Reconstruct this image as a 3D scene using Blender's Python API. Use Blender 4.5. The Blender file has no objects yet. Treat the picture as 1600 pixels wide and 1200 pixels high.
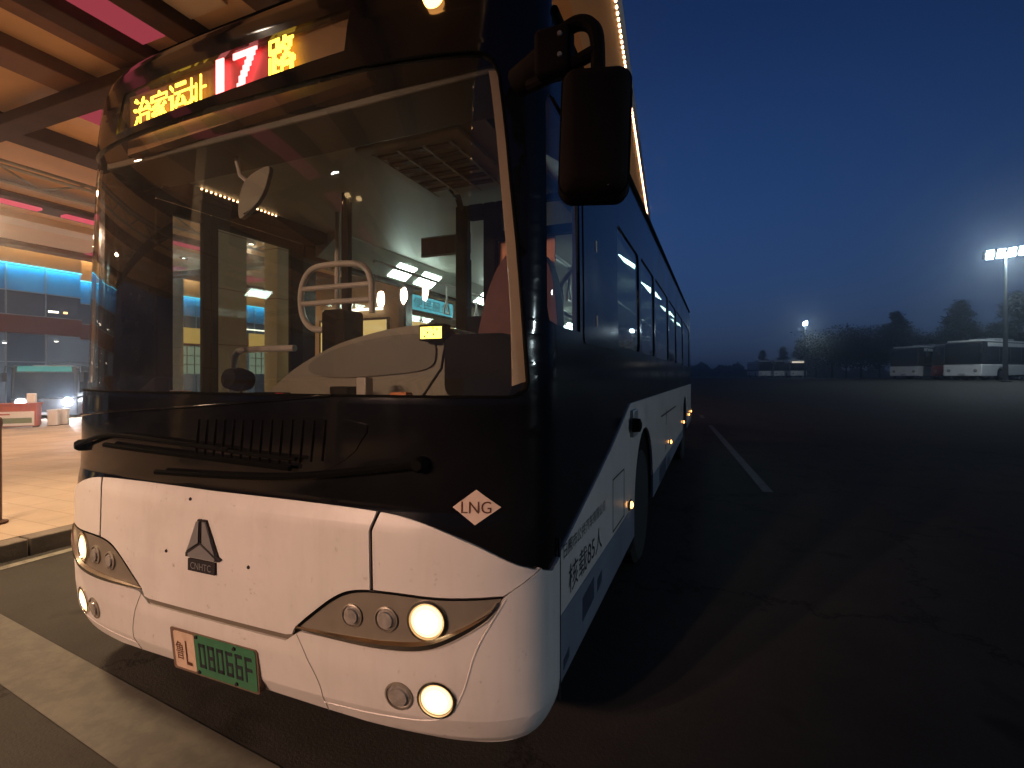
import bpy, bmesh, math, random
from mathutils import Vector, Matrix
from mathutils.geometry import tessellate_polygon
random.seed(7)
R = math.radians
SC = bpy.context.scene
COL = SC.collection

# ------------------------------------------------------------------ camera, sky, exposure
EYE = 1.55
FPX = 782.0
YAW = math.atan((1121.5 - 800) / FPX)
SN, CS = math.sin(YAW), math.cos(YAW)
cam = bpy.data.cameras.new('camera')
cam.sensor_width = 36
cam.lens = 36 * FPX / 1600
cam.shift_y = -13 / 1600
cam.clip_start = .05
cam.clip_end = 3000
camo = bpy.data.objects.new('camera', cam)
camo.location = (0, 0, EYE)
camo.rotation_euler = (math.pi / 2, 0, YAW)
COL.objects.link(camo)
SC.camera = camo

w = bpy.data.worlds.new('World')
SC.world = w
w.use_nodes = True
wn = w.node_tree
tc = wn.nodes.new('ShaderNodeTexCoord')
sp = wn.nodes.new('ShaderNodeSeparateXYZ')
wn.links.new(tc.outputs['Generated'], sp.inputs[0])
rp = wn.nodes.new('ShaderNodeValToRGB')
rp.color_ramp.interpolation = 'B_SPLINE'
els = rp.color_ramp.elements
els[0].position = 0.0
els[0].color = (.020, .026, .043, 1)
els[1].position = 1.0
els[1].color = (.003, .009, .036, 1)
for p, c in ((.05, (.0175, .0290, .058, 1)), (.16, (.0128, .0335, .090, 1)), (.32, (.0095, .0300, .097, 1)), (.55, (.0055, .0180, .068, 1))):
    e = els.new(p)
    e.color = c
wn.links.new(sp.outputs['Z'], rp.inputs[0])
# the last glow of dusk: the sky is a little paler on the side where the sun has set
dt = wn.nodes.new('ShaderNodeVectorMath')
dt.operation = 'DOT_PRODUCT'
dt.inputs[1].default_value = (-math.sin(R(10)), math.cos(R(10)), 0)
wn.links.new(tc.outputs['Generated'], dt.inputs[0])
mr = wn.nodes.new('ShaderNodeMapRange')
mr.inputs['From Min'].default_value = .6
mr.inputs['From Max'].default_value = 1
mr.inputs['To Min'].default_value = .75
mr.inputs['To Max'].default_value = 1.85
wn.links.new(dt.outputs['Value'], mr.inputs['Value'])
ml = wn.nodes.new('ShaderNodeVectorMath')
ml.operation = 'SCALE'
wn.links.new(rp.outputs[0], ml.inputs[0])
wn.links.new(mr.outputs[0], ml.inputs['Scale'])
wn.links.new(ml.outputs[0], wn.nodes['Background'].inputs[0])
wn.nodes['Background'].inputs[1].default_value = 1.0
SC.view_settings.view_transform = 'Standard'
SC.view_settings.look = 'None'
SC.view_settings.exposure = 0
SC.view_settings.gamma = 1
SC.render.engine = 'CYCLES'
SC.cycles.use_denoising = True
SC.cycles.max_bounces = 6
SC.cycles.transparent_max_bounces = 16
SC.cycles.sample_clamp_indirect = 3.0
SC.cycles.volume_bounces = 0
SC.cycles.use_light_tree = True
SC.cycles.caustics_reflective = False
SC.cycles.caustics_refractive = False


def at(px, d):                      # ground position seen at column px, d metres ahead
    lat = (px - 800) / FPX * d
    return lat * CS - d * SN, lat * SN + d * CS


# ------------------------------------------------------------------ materials
def mat(name, col, rough=.5, metal=0, emit=None, es=0, noise=0, nscale=6, bump=0, bscale=40, coat=0, spec=.5, rn=0, stretch=None):
    m = bpy.data.materials.new(name)
    m.use_nodes = True
    n = m.node_tree
    b = n.nodes['Principled BSDF']
    b.inputs['Base Color'].default_value = (*col, 1)
    b.inputs['Roughness'].default_value = rough
    b.inputs['Metallic'].default_value = metal
    b.inputs['Coat Weight'].default_value = coat
    b.inputs['Coat Roughness'].default_value = .06
    b.inputs['Specular IOR Level'].default_value = spec
    if emit:
        b.inputs['Emission Color'].default_value = (*emit, 1)
        b.inputs['Emission Strength'].default_value = es
    if noise or bump or rn:
        t = n.nodes.new('ShaderNodeTexCoord')
        src = t.outputs['Object']
        if stretch:
            mp = n.nodes.new('ShaderNodeMapping')
            mp.inputs['Scale'].default_value = stretch
            n.links.new(src, mp.inputs[0])
            src = mp.outputs[0]
    if noise:
        x = n.nodes.new('ShaderNodeTexNoise')
        x.inputs['Scale'].default_value = nscale
        x.inputs['Detail'].default_value = 6
        x.inputs['Roughness'].default_value = .65
        n.links.new(src, x.inputs['Vector'])
        r = n.nodes.new('ShaderNodeMapRange')
        r.inputs['From Min'].default_value = .3
        r.inputs['From Max'].default_value = .7
        r.inputs['To Min'].default_value = 1 - noise
        r.inputs['To Max'].default_value = 1 + noise
        n.links.new(x.outputs[0], r.inputs['Value'])
        v = n.nodes.new('ShaderNodeVectorMath')
        v.operation = 'SCALE'
        v.inputs[0].default_value = col
        n.links.new(r.outputs[0], v.inputs['Scale'])
        n.links.new(v.outputs[0], b.inputs['Base Color'])
        if rn:
            q = n.nodes.new('ShaderNodeMapRange')
            q.inputs['From Min'].default_value = .3
            q.inputs['From Max'].default_value = .7
            q.inputs['To Min'].default_value = max(.02, rough - rn)
            q.inputs['To Max'].default_value = rough + rn
            n.links.new(x.outputs[0], q.inputs['Value'])
            n.links.new(q.outputs[0], b.inputs['Roughness'])
    if bump:
        x2 = n.nodes.new('ShaderNodeTexNoise')
        x2.inputs['Scale'].default_value = bscale
        x2.inputs['Detail'].default_value = 5
        n.links.new(src, x2.inputs['Vector'])
        bp = n.nodes.new('ShaderNodeBump')
        bp.inputs['Strength'].default_value = bump
        bp.inputs['Distance'].default_value = .01
        n.links.new(x2.outputs[0], bp.inputs['Height'])
        n.links.new(bp.outputs[0], b.inputs['Normal'])
    return m


def glow(name, col, s):
    m = bpy.data.materials.new(name)
    m.use_nodes = True
    n = m.node_tree
    n.nodes.clear()
    e = n.nodes.new('ShaderNodeEmission')
    e.inputs[0].default_value = (*col, 1)
    e.inputs[1].default_value = s
    o = n.nodes.new('ShaderNodeOutputMaterial')
    n.links.new(e.outputs[0], o.inputs[0])
    return m


def glass(name, tint, base=.05, rough=.015, dirt_veil=0):
    m = bpy.data.materials.new(name)
    m.use_nodes = True
    n = m.node_tree
    n.nodes.clear()
    tr = n.nodes.new('ShaderNodeBsdfTransparent')
    tr.inputs[0].default_value = (*tint, 1)
    gl = n.nodes.new('ShaderNodeBsdfGlossy')
    gl.inputs['Roughness'].default_value = rough
    lw = n.nodes.new('ShaderNodeLayerWeight')
    lw.inputs[0].default_value = .5
    pw = n.nodes.new('ShaderNodeMath')
    pw.operation = 'POWER'
    pw.inputs[1].default_value = 4.0
    n.links.new(lw.outputs['Facing'], pw.inputs[0])
    ma = n.nodes.new('ShaderNodeMath')
    ma.operation = 'MULTIPLY_ADD'
    ma.inputs[1].default_value = .9
    ma.inputs[2].default_value = base
    n.links.new(pw.outputs[0], ma.inputs[0])
    mx = n.nodes.new('ShaderNodeMixShader')
    n.links.new(ma.outputs[0], mx.inputs[0])
    n.links.new(tr.outputs[0], mx.inputs[1])
    n.links.new(gl.outputs[0], mx.inputs[2])
    out = mx.outputs[0]
    if dirt_veil:  # pale dirt film, strengthened to paint a milky reflection veil on the glass
        df = n.nodes.new('ShaderNodeBsdfDiffuse')
        df.inputs[0].default_value = (.5, .47, .42, 1)
        tcn = n.nodes.new('ShaderNodeTexCoord')
        nz = n.nodes.new('ShaderNodeTexNoise')
        nz.inputs['Scale'].default_value = 3
        nz.inputs['Detail'].default_value = 8
        n.links.new(tcn.outputs['Object'], nz.inputs['Vector'])
        mm = n.nodes.new('ShaderNodeMapRange')
        mm.inputs['From Min'].default_value = .35
        mm.inputs['From Max'].default_value = .75
        mm.inputs['To Min'].default_value = dirt_veil * .5
        mm.inputs['To Max'].default_value = dirt_veil * 1.6
        n.links.new(nz.outputs[0], mm.inputs['Value'])
        m2 = n.nodes.new('ShaderNodeMixShader')
        n.links.new(mm.outputs[0], m2.inputs[0])
        n.links.new(out, m2.inputs[1])
        n.links.new(df.outputs[0], m2.inputs[2])
        out = m2.outputs[0]
    o = n.nodes.new('ShaderNodeOutputMaterial')
    n.links.new(out, o.inputs[0])
    return m


M = dict(
    white=mat('white_paint', (.70, .665, .63), .34, noise=.05, nscale=2.5, coat=.3, rn=.08),
    black=mat('black_gloss', (.006, .006, .007), .09, noise=.3, nscale=3, coat=.1, spec=.4, rn=.07),
    sideblack=mat('side_black_gloss', (.009, .010, .012), .16, noise=.25, nscale=2, coat=0, spec=.38, rn=.05),
    plastic=mat('black_plastic', (.0028, .0025, .0025), .75, noise=.2, nscale=8, spec=.07),
    mirrorshell=mat('mirror_shell', (.011, .0065, .006), .75, spec=.10, noise=.15, nscale=8),
    rubber=mat('rubber', (.003, .003, .003), .8, spec=.06, noise=.2, nscale=10),
    skirt=mat('grey_blue_paint', (.20, .235, .30), .38, noise=.1, nscale=3, coat=.2),
    bluepatch=mat('dark_blue_print', (.045, .058, .09), .4),
    ink=mat('dark_print', (.02, .022, .03), .5),
    redink=mat('brown_print', (.10, .035, .015), .5),
    housing=mat('lamp_housing', (.27, .235, .185), .38, metal=.35, noise=.12, nscale=8),
    chrome=mat('chrome', (.75, .68, .58), .16, metal=1),
    bowl=mat('lamp_bowl', (.45, .40, .34), .12, metal=1),
    lamplens=mat('lamp_lens', (.30, .27, .24), .08, coat=.6, noise=.35, nscale=30),
    lit=glow('lit_lamp_warm', (1, .74, .42), 9.0),
    litrim=glow('lit_lamp_rim', (1, .60, .26), 1.15),
    litmid=glow('lit_lamp_ring', (1, .68, .34), 2.4),
    amber=glow('amber_lamp', (1, .42, .10), 9.0),
    steel=mat('painted_steel', (.30, .31, .32), .4, metal=.3, noise=.1, nscale=8),
    plategreen=mat('plate_green', (.045, .165, .08), .42, noise=.12, nscale=20),
    platewhite=mat('plate_pale', (.62, .45, .33), .42, noise=.12, nscale=20),
    plateframe=mat('plate_frame', (.16, .10, .07), .45, noise=.2, nscale=20),
    badge=mat('badge_grey', (.24, .235, .24), .35, metal=.35),
    badgedark=mat('badge_dark', (.03, .026, .028), .6, spec=.15),
    sticker=mat('sticker_pale', (.68, .52, .42), .5, noise=.05),
    glass=glass('windscreen_glass', (.84, .87, .83), .065, dirt_veil=.024),
    sideglass=glass('side_glass', (.17, .21, .21), .075, .02),
    drvglass=glass('driver_glass', (.78, .84, .82), .03, .02),
    trim=mat('pale_trim', (.62, .44, .30), .5, noise=.06, nscale=5),
    beige=mat('interior_beige', (.145, .122, .092), .5, noise=.08, nscale=4),
    beigedark=mat('interior_taupe', (.085, .071, .054), .55, noise=.1, nscale=4),
    ceil=mat('interior_ceiling', (.36, .36, .31), .55, noise=.06, nscale=3),
    idark=mat('interior_dark', (.006, .005, .005), .8, noise=.2, nscale=5, spec=.08),
    rail=mat('rail_pale', (.36, .31, .28), .3, noise=.05),
    seatred=mat('seat_red', (.09, .022, .018), .7, noise=.2, nscale=12),
    orange=mat('orange_panel', (.50, .14, .035), .5, noise=.1, nscale=5),
    brown=mat('notice_brown', (.16, .055, .035), .5),
    ilamp=glow('interior_lamp', (.76, 1, .90), 36.0),
    amberled=glow('led_amber', (1, .56, .05), 7.0),
    redled=glow('led_red', (1, .20, .20), 9.0),
    yellowled=glow('led_yellow', (1, .72, .10), 5.0),
    signback=mat('sign_back', (.22, .10, .03), .5, noise=.15, nscale=14),
    signred=mat('sign_back_red', (.42, .03, .04), .5, noise=.1, nscale=14),
    bulb=glow('led_bulb_warm', (1, .55, .26), 14.0),
    tyre=mat('tyre', (.012, .012, .012), .85, noise=.25, nscale=12),
    rim=mat('wheel_rim', (.18, .18, .19), .4, metal=.6),
)


def asphalt_mat():
    m = bpy.data.materials.new('asphalt')
    m.use_nodes = True
    n = m.node_tree
    b = n.nodes['Principled BSDF']
    b.inputs['Roughness'].default_value = .85
    b.inputs['Specular IOR Level'].default_value = .12
    t = n.nodes.new('ShaderNodeTexCoord')

    def nz(s, d=6):
        x = n.nodes.new('ShaderNodeTexNoise')
        x.inputs['Scale'].default_value = s
        x.inputs['Detail'].default_value = d
        x.inputs['Roughness'].default_value = .7
        n.links.new(t.outputs['Object'], x.inputs['Vector'])
        return x
    a, c2, f = nz(.35), nz(2.2), nz(70, 3)
    r = n.nodes.new('ShaderNodeValToRGB')
    r.color_ramp.elements[0].position = .3
    r.color_ramp.elements[0].color = (.028, .025, .022, 1)
    r.color_ramp.elements[1].position = .72
    r.color_ramp.elements[1].color = (.070, .062, .052, 1)
    mx = n.nodes.new('ShaderNodeMix')
    mx.data_type = 'FLOAT'
    mx.inputs[0].default_value = .5
    n.links.new(a.outputs[0], mx.inputs[2])
    n.links.new(c2.outputs[0], mx.inputs[3])
    m2 = n.nodes.new('ShaderNodeMix')
    m2.data_type = 'FLOAT'
    m2.inputs[0].default_value = .3
    n.links.new(mx.outputs[0], m2.inputs[2])
    n.links.new(f.outputs[0], m2.inputs[3])
    n.links.new(m2.outputs[0], r.inputs[0])
    vo = n.nodes.new('ShaderNodeTexVoronoi')
    vo.feature = 'DISTANCE_TO_EDGE'
    vo.inputs['Scale'].default_value = .42
    wv = n.nodes.new('ShaderNodeVectorMath')
    wv.operation = 'ADD'
    ws_ = n.nodes.new('ShaderNodeVectorMath')
    ws_.operation = 'SCALE'
    ws_.inputs['Scale'].default_value = .9
    n.links.new(c2.outputs['Color'], ws_.inputs[0])
    n.links.new(t.outputs['Object'], wv.inputs[0])
    n.links.new(ws_.outputs[0], wv.inputs[1])
    n.links.new(wv.outputs[0], vo.inputs['Vector'])
    ck = n.nodes.new('ShaderNodeMapRange')
    ck.inputs['From Max'].default_value = .012
    ck.inputs['To Min'].default_value = .45
    n.links.new(vo.outputs['Distance'], ck.inputs['Value'])
    st_ = n.nodes.new('ShaderNodeMapRange')
    st_.inputs['From Min'].default_value = .60
    st_.inputs['From Max'].default_value = .68
    st_.inputs['To Min'].default_value = 1
    st_.inputs['To Max'].default_value = .55
    n3 = nz(1.1, 3)
    n.links.new(n3.outputs[0], st_.inputs['Value'])
    mu = n.nodes.new('ShaderNodeMath')
    mu.operation = 'MULTIPLY'
    n.links.new(ck.outputs[0], mu.inputs[0])
    n.links.new(st_.outputs[0], mu.inputs[1])
    sc2 = n.nodes.new('ShaderNodeVectorMath')
    sc2.operation = 'SCALE'
    n.links.new(r.outputs[0], sc2.inputs[0])
    n.links.new(mu.outputs[0], sc2.inputs['Scale'])
    n.links.new(sc2.outputs[0], b.inputs['Base Color'])
    bp = n.nodes.new('ShaderNodeBump')
    bp.inputs['Strength'].default_value = .5
    bp.inputs['Distance'].default_value = .01
    n.links.new(f.outputs[0], bp.inputs['Height'])
    n.links.new(bp.outputs[0], b.inputs['Normal'])
    return m


def grime(m, col):                                     # streaky road film and small chips over paint
    n = m.node_tree
    b = n.nodes['Principled BSDF']
    src = b.inputs['Base Color'].links[0].from_socket
    t = n.nodes.new('ShaderNodeTexCoord')

    def layer(src, scale, stretch, lo, hi, amount):
        mp = n.nodes.new('ShaderNodeMapping')
        mp.inputs['Scale'].default_value = stretch
        n.links.new(t.outputs['Object'], mp.inputs[0])
        x = n.nodes.new('ShaderNodeTexNoise')
        x.inputs['Scale'].default_value = scale
        x.inputs['Detail'].default_value = 8
        x.inputs['Roughness'].default_value = .7
        n.links.new(mp.outputs[0], x.inputs['Vector'])
        r = n.nodes.new('ShaderNodeMapRange')
        r.inputs['From Min'].default_value = lo
        r.inputs['From Max'].default_value = hi
        r.inputs['To Min'].default_value = 0
        r.inputs['To Max'].default_value = amount
        n.links.new(x.outputs[0], r.inputs['Value'])
        mx = n.nodes.new('ShaderNodeMix')
        mx.data_type = 'RGBA'
        n.links.new(r.outputs[0], mx.inputs[0])
        n.links.new(src, mx.inputs[6])
        mx.inputs[7].default_value = (*col, 1)
        return mx.outputs[2]
    src = layer(src, 1.6, (9, 9, 1.0), .50, .80, .15)
    src = layer(src, 2.2, (1, 1, 1), .50, .85, .30)
    src = layer(src, 26, (1, 1, 1), .62, .70, .5)
    n.links.new(src, b.inputs['Base Color'])


grime(M['white'], (.26, .21, .16))
grime(M['skirt'], (.10, .09, .08))
M['asphalt'] = asphalt_mat()


def worn_mat(name, col, under, thr):
    m = mat(name, col, .7)
    n = m.node_tree
    b = n.nodes['Principled BSDF']
    t = n.nodes.new('ShaderNodeTexCoord')
    x = n.nodes.new('ShaderNodeTexNoise')
    x.inputs['Scale'].default_value = 7
    x.inputs['Detail'].default_value = 9
    x.inputs['Roughness'].default_value = .75
    n.links.new(t.outputs['Object'], x.inputs['Vector'])
    r = n.nodes.new('ShaderNodeValToRGB')
    r.color_ramp.elements[0].position = thr - .09
    r.color_ramp.elements[0].color = (*under, 1)
    r.color_ramp.elements[1].position = thr + .09
    r.color_ramp.elements[1].color = (*col, 1)
    n.links.new(x.outputs[0], r.inputs[0])
    n.links.new(r.outputs[0], b.inputs['Base Color'])
    return m


M['worn'] = worn_mat('worn_paint', (.118, .104, .080), (.085, .074, .06), .5)
M['worn2'] = worn_mat('faded_paint', (.082, .073, .058), (.055, .048, .04), .5)
M['lanepaint'] = worn_mat('lane_paint', (.125, .12, .112), (.05, .047, .044), .44)
M['kerbline'] = worn_mat('kerb_line_paint', (.24, .22, .17), (.08, .07, .055), .42)


# ------------------------------------------------------------------ mesh helpers
class MB:
    def __init__(s):
        s.v, s.f = [], []

    def add(s, vs, fs):
        o = len(s.v)
        s.v += [tuple(v) for v in vs]
        s.f += [tuple(i + o for i in f) for f in fs]
        return s

    def box(s, x0, x1, y0, y1, z0, z1):
        return s.add([(x0, y0, z0), (x1, y0, z0), (x1, y1, z0), (x0, y1, z0), (x0, y0, z1), (x1, y0, z1), (x1, y1, z1), (x0, y1, z1)],
                     [(0, 3, 2, 1), (4, 5, 6, 7), (0, 1, 5, 4), (1, 2, 6, 5), (2, 3, 7, 6), (3, 0, 4, 7)])

    def bar(s, a, b, r, n=8, r2=None):
        return s.tube([a, b], [r, r if r2 is None else r2], n)

    def tube(s, path, r, n=8):
        path = [Vector(p) for p in path]
        if not isinstance(r, (list, tuple)):
            r = [r] * len(path)
        rings = []
        up = None
        for i, p in enumerate(path):
            d = (path[min(i + 1, len(path) - 1)] - path[max(i - 1, 0)]).normalized()
            if up is None:
                up = Vector((0, 0, 1)) if abs(d.z) < .9 else Vector((1, 0, 0))
            a = (up - d * up.dot(d)).normalized()
            up = a
            b = d.cross(a)
            rings.append([p + (a * math.cos(t) + b * math.sin(t)) * r[i] for t in [2 * math.pi * k / n for k in range(n)]])
        vs = [v for q in rings for v in q]
        fs = []
        for i in range(len(path) - 1):
            for k in range(n):
                k2 = (k + 1) % n
                fs.append((i * n + k, i * n + k2, (i + 1) * n + k2, (i + 1) * n + k))
        fs.append(tuple(reversed(range(n))))
        fs.append(tuple((len(path) - 1) * n + k for k in range(n)))
        return s.add(vs, fs)

    def lathe(s, c, axis, prof, n=24, cap=True):       # prof: (distance along axis, radius)
        c = Vector(c)
        ax = Vector(axis).normalized()
        a = ax.orthogonal().normalized()
        b = ax.cross(a)
        vs, fs = [], []
        for h, r in prof:
            for k in range(n):
                t = 2 * math.pi * k / n
                vs.append(c + ax * h + (a * math.cos(t) + b * math.sin(t)) * r)
        for i in range(len(prof) - 1):
            for k in range(n):
                k2 = (k + 1) % n
                fs.append((i * n + k, i * n + k2, (i + 1) * n + k2, (i + 1) * n + k))
        if cap:
            fs.append(tuple(reversed(range(n))))
            fs.append(tuple((len(prof) - 1) * n + k for k in range(n)))
        return s.add(vs, fs)

    def prism(s, poly, f, d0, d1):                     # poly 2D, f(u, v, d) -> xyz
        n = len(poly)
        tris = tessellate_polygon([[Vector((p[0], p[1], 0)) for p in poly]])
        vs = [f(p[0], p[1], d0) for p in poly] + [f(p[0], p[1], d1) for p in poly]
        fs = [tuple(t) for t in tris] + [tuple(i + n for i in reversed(t)) for t in tris]
        for i in range(n):
            j = (i + 1) % n
            fs.append((i, j, j + n, i + n))
        return s.add(vs, fs)

    def build(s, name, m, parent=None, off=(0, 0, 0), smooth=35, bevel=0, fix=True):
        me = bpy.data.meshes.new(name)
        o3 = Vector(off)
        me.from_pydata([tuple(Vector(v) - o3) for v in s.v], [], s.f)
        if fix:
            bm = bmesh.new()
            bm.from_mesh(me)
            bmesh.ops.recalc_face_normals(bm, faces=bm.faces)
            bm.to_mesh(me)
            bm.free()
        me.materials.append(m)
        if smooth:
            me.polygons.foreach_set('use_smooth', [True] * len(me.polygons))
            me.set_sharp_from_angle(angle=R(smooth))
        me.update()
        o = bpy.data.objects.new(name, me)
        COL.objects.link(o)
        if parent:
            o.parent = parent
        if bevel:
            b = o.modifiers.new('bevel', 'BEVEL')
            b.width = bevel
            b.segments = 3
            b.limit_method = 'ANGLE'
            b.angle_limit = R(40)
        return o


def empty(name, loc, rz=0):
    o = bpy.data.objects.new(name, None)
    o.location = loc
    o.rotation_euler = (0, 0, rz)
    o.empty_display_size = .2
    COL.objects.link(o)
    return o


def tag(o, label=None, cat=None, group=None, kind=None):
    for k, v in (('label', label), ('category', cat), ('group', group), ('kind', kind)):
        if v:
            o[k] = v
    return o


def dup(o, parent=None):
    c = o.copy()
    COL.objects.link(c)
    c.parent = parent
    for ch in list(o.children):
        dup(ch, c)
    return c


def dupgeo(o, parent, loc):
    c = o.copy()
    COL.objects.link(c)
    c.parent = parent
    c.location = loc
    return c


_text = {}


def textmesh(body):                                    # (verts2d, faces, width, height) of a line of text, origin at its lower left
    if body not in _text:
        cu = bpy.data.curves.new('t', 'FONT')
        cu.body = body
        cu.resolution_u = 3
        o = bpy.data.objects.new('t', cu)
        COL.objects.link(o)
        dg = bpy.context.evaluated_depsgraph_get()
        me = bpy.data.meshes.new_from_object(o.evaluated_get(dg))
        vs = [(v.co.x, v.co.y) for v in me.vertices]
        fs = [tuple(p.vertices) for p in me.polygons]
        bpy.data.objects.remove(o)
        bpy.data.curves.remove(cu)
        bpy.data.meshes.remove(me)
        x0 = min(v[0] for v in vs)
        x1 = max(v[0] for v in vs)
        y0 = min(v[1] for v in vs)
        y1 = max(v[1] for v in vs)
        _text[body] = ([((x - x0) / (x1 - x0), (y - y0) / (y1 - y0)) for x, y in vs], fs)
    return _text[body]


def lettering(name, body, f, m, parent, off):          # f(u, v) with u, v in 0..1 -> xyz
    vs, fs = textmesh(body)
    return MB().add([f(u, v) for u, v in vs], fs).build(name, m, parent, off, smooth=0, fix=False)


# ------------------------------------------------------------------ ground
def sstep(a, b, x):
    t = max(0, min(1, (x - a) / (b - a)))
    return t * t * (3 - 2 * t)


def gz(X, Y):                                          # the yard falls a little towards the terminal and climbs to the far bays
    lat = X * CS + Y * SN
    d = -X * SN + Y * CS
    return 1.2 * sstep(22, 52, math.hypot(d, lat)) * sstep(-6, 6, lat) * sstep(-2, 12, d) - .75 * sstep(-8, -26, X)


mb = MB()
rad = [0, 1, 2, 3, 4.5, 6, 8, 10, 13, 16, 20, 24, 28, 32, 36, 40, 45, 50, 56, 64, 75, 90, 120, 180, 300, 450, 700]
NA = 96
vs, fs = [(0, 0, gz(0, 0))], []
for i, r in enumerate(rad[1:]):
    for k in range(NA):
        a = 2 * math.pi * k / NA
        x, y = r * math.cos(a), r * math.sin(a)
        vs.append((x, y, gz(x, y)))
for k in range(NA):
    fs.append((0, 1 + k, 1 + (k + 1) % NA))
for i in range(len(rad) - 2):
    for k in range(NA):
        a, b = 1 + i * NA + k, 1 + i * NA + (k + 1) % NA
        fs.append((a, a + NA, b + NA, b))
g = mb.add(vs, fs).build('parking_ground', M['asphalt'], smooth=80)
tag(g, 'dark asphalt yard stretching from the bus to the far parked buses', kind='structure')


def sheet(poly, z, name, m, label, sub=.8):
    bm = bmesh.new()
    bm.faces.new([bm.verts.new((p[0], p[1], 0)) for p in poly])
    x0, x1 = min(p[0] for p in poly), max(p[0] for p in poly)
    y0, y1 = min(p[1] for p in poly), max(p[1] for p in poly)
    x = x0 + sub
    while x < x1:
        bmesh.ops.bisect_plane(bm, geom=bm.verts[:] + bm.edges[:] + bm.faces[:], plane_co=(x, 0, 0), plane_no=(1, 0, 0))
        x += sub
    y = y0 + sub
    while y < y1:
        bmesh.ops.bisect_plane(bm, geom=bm.verts[:] + bm.edges[:] + bm.faces[:], plane_co=(0, y, 0), plane_no=(0, 1, 0))
        y += sub
    for v in bm.verts:
        v.co.z = gz(v.co.x, v.co.y) + z
    bmesh.ops.recalc_face_normals(bm, faces=bm.faces)
    if bm.faces[:] and bm.faces[:][0].normal.z < 0:
        bmesh.ops.reverse_faces(bm, faces=bm.faces)
    me = bpy.data.meshes.new(name)
    bm.to_mesh(me)
    bm.free()
    me.materials.append(m)
    o = bpy.data.objects.new(name, me)
    COL.objects.link(o)
    tag(o, label, kind='structure')
    return o


def strip(a, b, wd, z, name, m, label, sub=.8):
    a, b = Vector((a[0], a[1])), Vector((b[0], b[1]))
    d = (b - a).normalized()
    p = Vector((-d.y, d.x)) * wd / 2
    return sheet([a - p, b - p, b + p, a + p], z, name, m, label, sub)


strip((-4.6, 1.62), (-1.1, 1.28), .30, .004, 'stop_line_marking', M['worn'], 'wide worn pale line painted across the bay in front of the bus bumper')
strip((-5.27, -14), (-5.42, 30), .09, .004, 'kerb_line_marking', M['kerbline'], 'thin pale painted line along the foot of the platform kerb', 2)
strip((.62, 7.45), (-.22, 16.8), .13, .004, 'lane_dash_marking', M['lanepaint'], 'long faint lane line on the dark yard beside the bus')
strip((-.5, 19.6), (-.75, 22.8), .14, .004, 'lane_dash_marking', M['lanepaint'], 'short pale lane dash beyond the rear of the bus')

# ------------------------------------------------------------------ platform with kerb stones
def paving_mat():
    m = mat('paving', (.40, .29, .20), .6, noise=.16, nscale=1.4, rn=.12)
    n = m.node_tree
    b = n.nodes['Principled BSDF']
    t = n.nodes.new('ShaderNodeTexCoord')
    br = n.nodes.new('ShaderNodeTexBrick')
    br.inputs['Scale'].default_value = 1
    br.inputs['Brick Width'].default_value = .6
    br.inputs['Row Height'].default_value = .3
    br.inputs['Mortar Size'].default_value = .008
    br.inputs['Color1'].default_value = (.40, .29, .20, 1)
    br.inputs['Color2'].default_value = (.43, .315, .22, 1)
    br.inputs['Mortar'].default_value = (.31, .22, .15, 1)
    n.links.new(t.outputs['Object'], br.inputs['Vector'])
    x = n.nodes.new('ShaderNodeTexNoise')
    x.inputs['Scale'].default_value = .8
    x.inputs['Detail'].default_value = 7
    n.links.new(t.outputs['Object'], x.inputs['Vector'])
    r = n.nodes.new('ShaderNodeMapRange')
    r.inputs['From Min'].default_value = .3
    r.inputs['From Max'].default_value = .7
    r.inputs['To Min'].default_value = .72
    r.inputs['To Max'].default_value = 1.15
    n.links.new(x.outputs[0], r.inputs['Value'])
    v = n.nodes.new('ShaderNodeVectorMath')
    v.operation = 'SCALE'
    n.links.new(br.outputs[0], v.inputs[0])
    n.links.new(r.outputs[0], v.inputs['Scale'])
    n.links.new(v.outputs[0], b.inputs['Base Color'])
    bp = n.nodes.new('ShaderNodeBump')
    bp.inputs['Strength'].default_value = .3
    bp.inputs['Distance'].default_value = .0012
    bp.invert = True
    n.links.new(br.outputs['Fac'], bp.inputs['Height'])
    n.links.new(bp.outputs[0], b.inputs['Normal'])
    return m


M['paving'] = paving_mat()
M['kerbside'] = mat('kerb_stone', (.13, .10, .075), .7, noise=.25, nscale=5, bump=.3)
KX0, KX1 = -5.42, -5.62


def kerbx(y):
    return -5.47 - (y - 2.2) * .004


plat = sheet([(-5.66, -40), (-5.66, 60), (-60, 60), (-60, -40)], .145, 'platform_paving', M['paving'],
             'warm lit paved platform between the bus and the terminal', 3.0)
kb = MB()
kerbs = None
for i in range(44):
    y0 = -12 + i * .9
    x1 = kerbx(y0)
    o = None
    q = MB().box(x1 - .17, x1, y0 + .006, y0 + .894, -.05, .15 + random.uniform(-.003, .003))
    o = q.build('kerb_stone', M['kerbside'], plat, bevel=.012)

# ------------------------------------------------------------------ the bus: body surface
XS = -.57
HW = 1.343
XC = XS - HW
YSEAM = 1.84
YREAR = 12.0
BO = Vector((XC, 1.44, 0))
ZS = [.25, .28, .36, .5, .75, 1.0, 1.02, 1.08, 1.25, 1.45, 1.55, 2.0, 2.6, 2.8, 2.95, 3.08, 3.16, 3.24, 3.30, 3.34]
YS = [1.53, 1.50, 1.46, 1.437, 1.43, 1.433, 1.436, 1.452, 1.457, 1.466, 1.48, 1.50, 1.53, 1.56, 1.585, 1.62, 1.655, 1.71, 1.77, 1.83]
NN = 3.1
RY = .404


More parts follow.
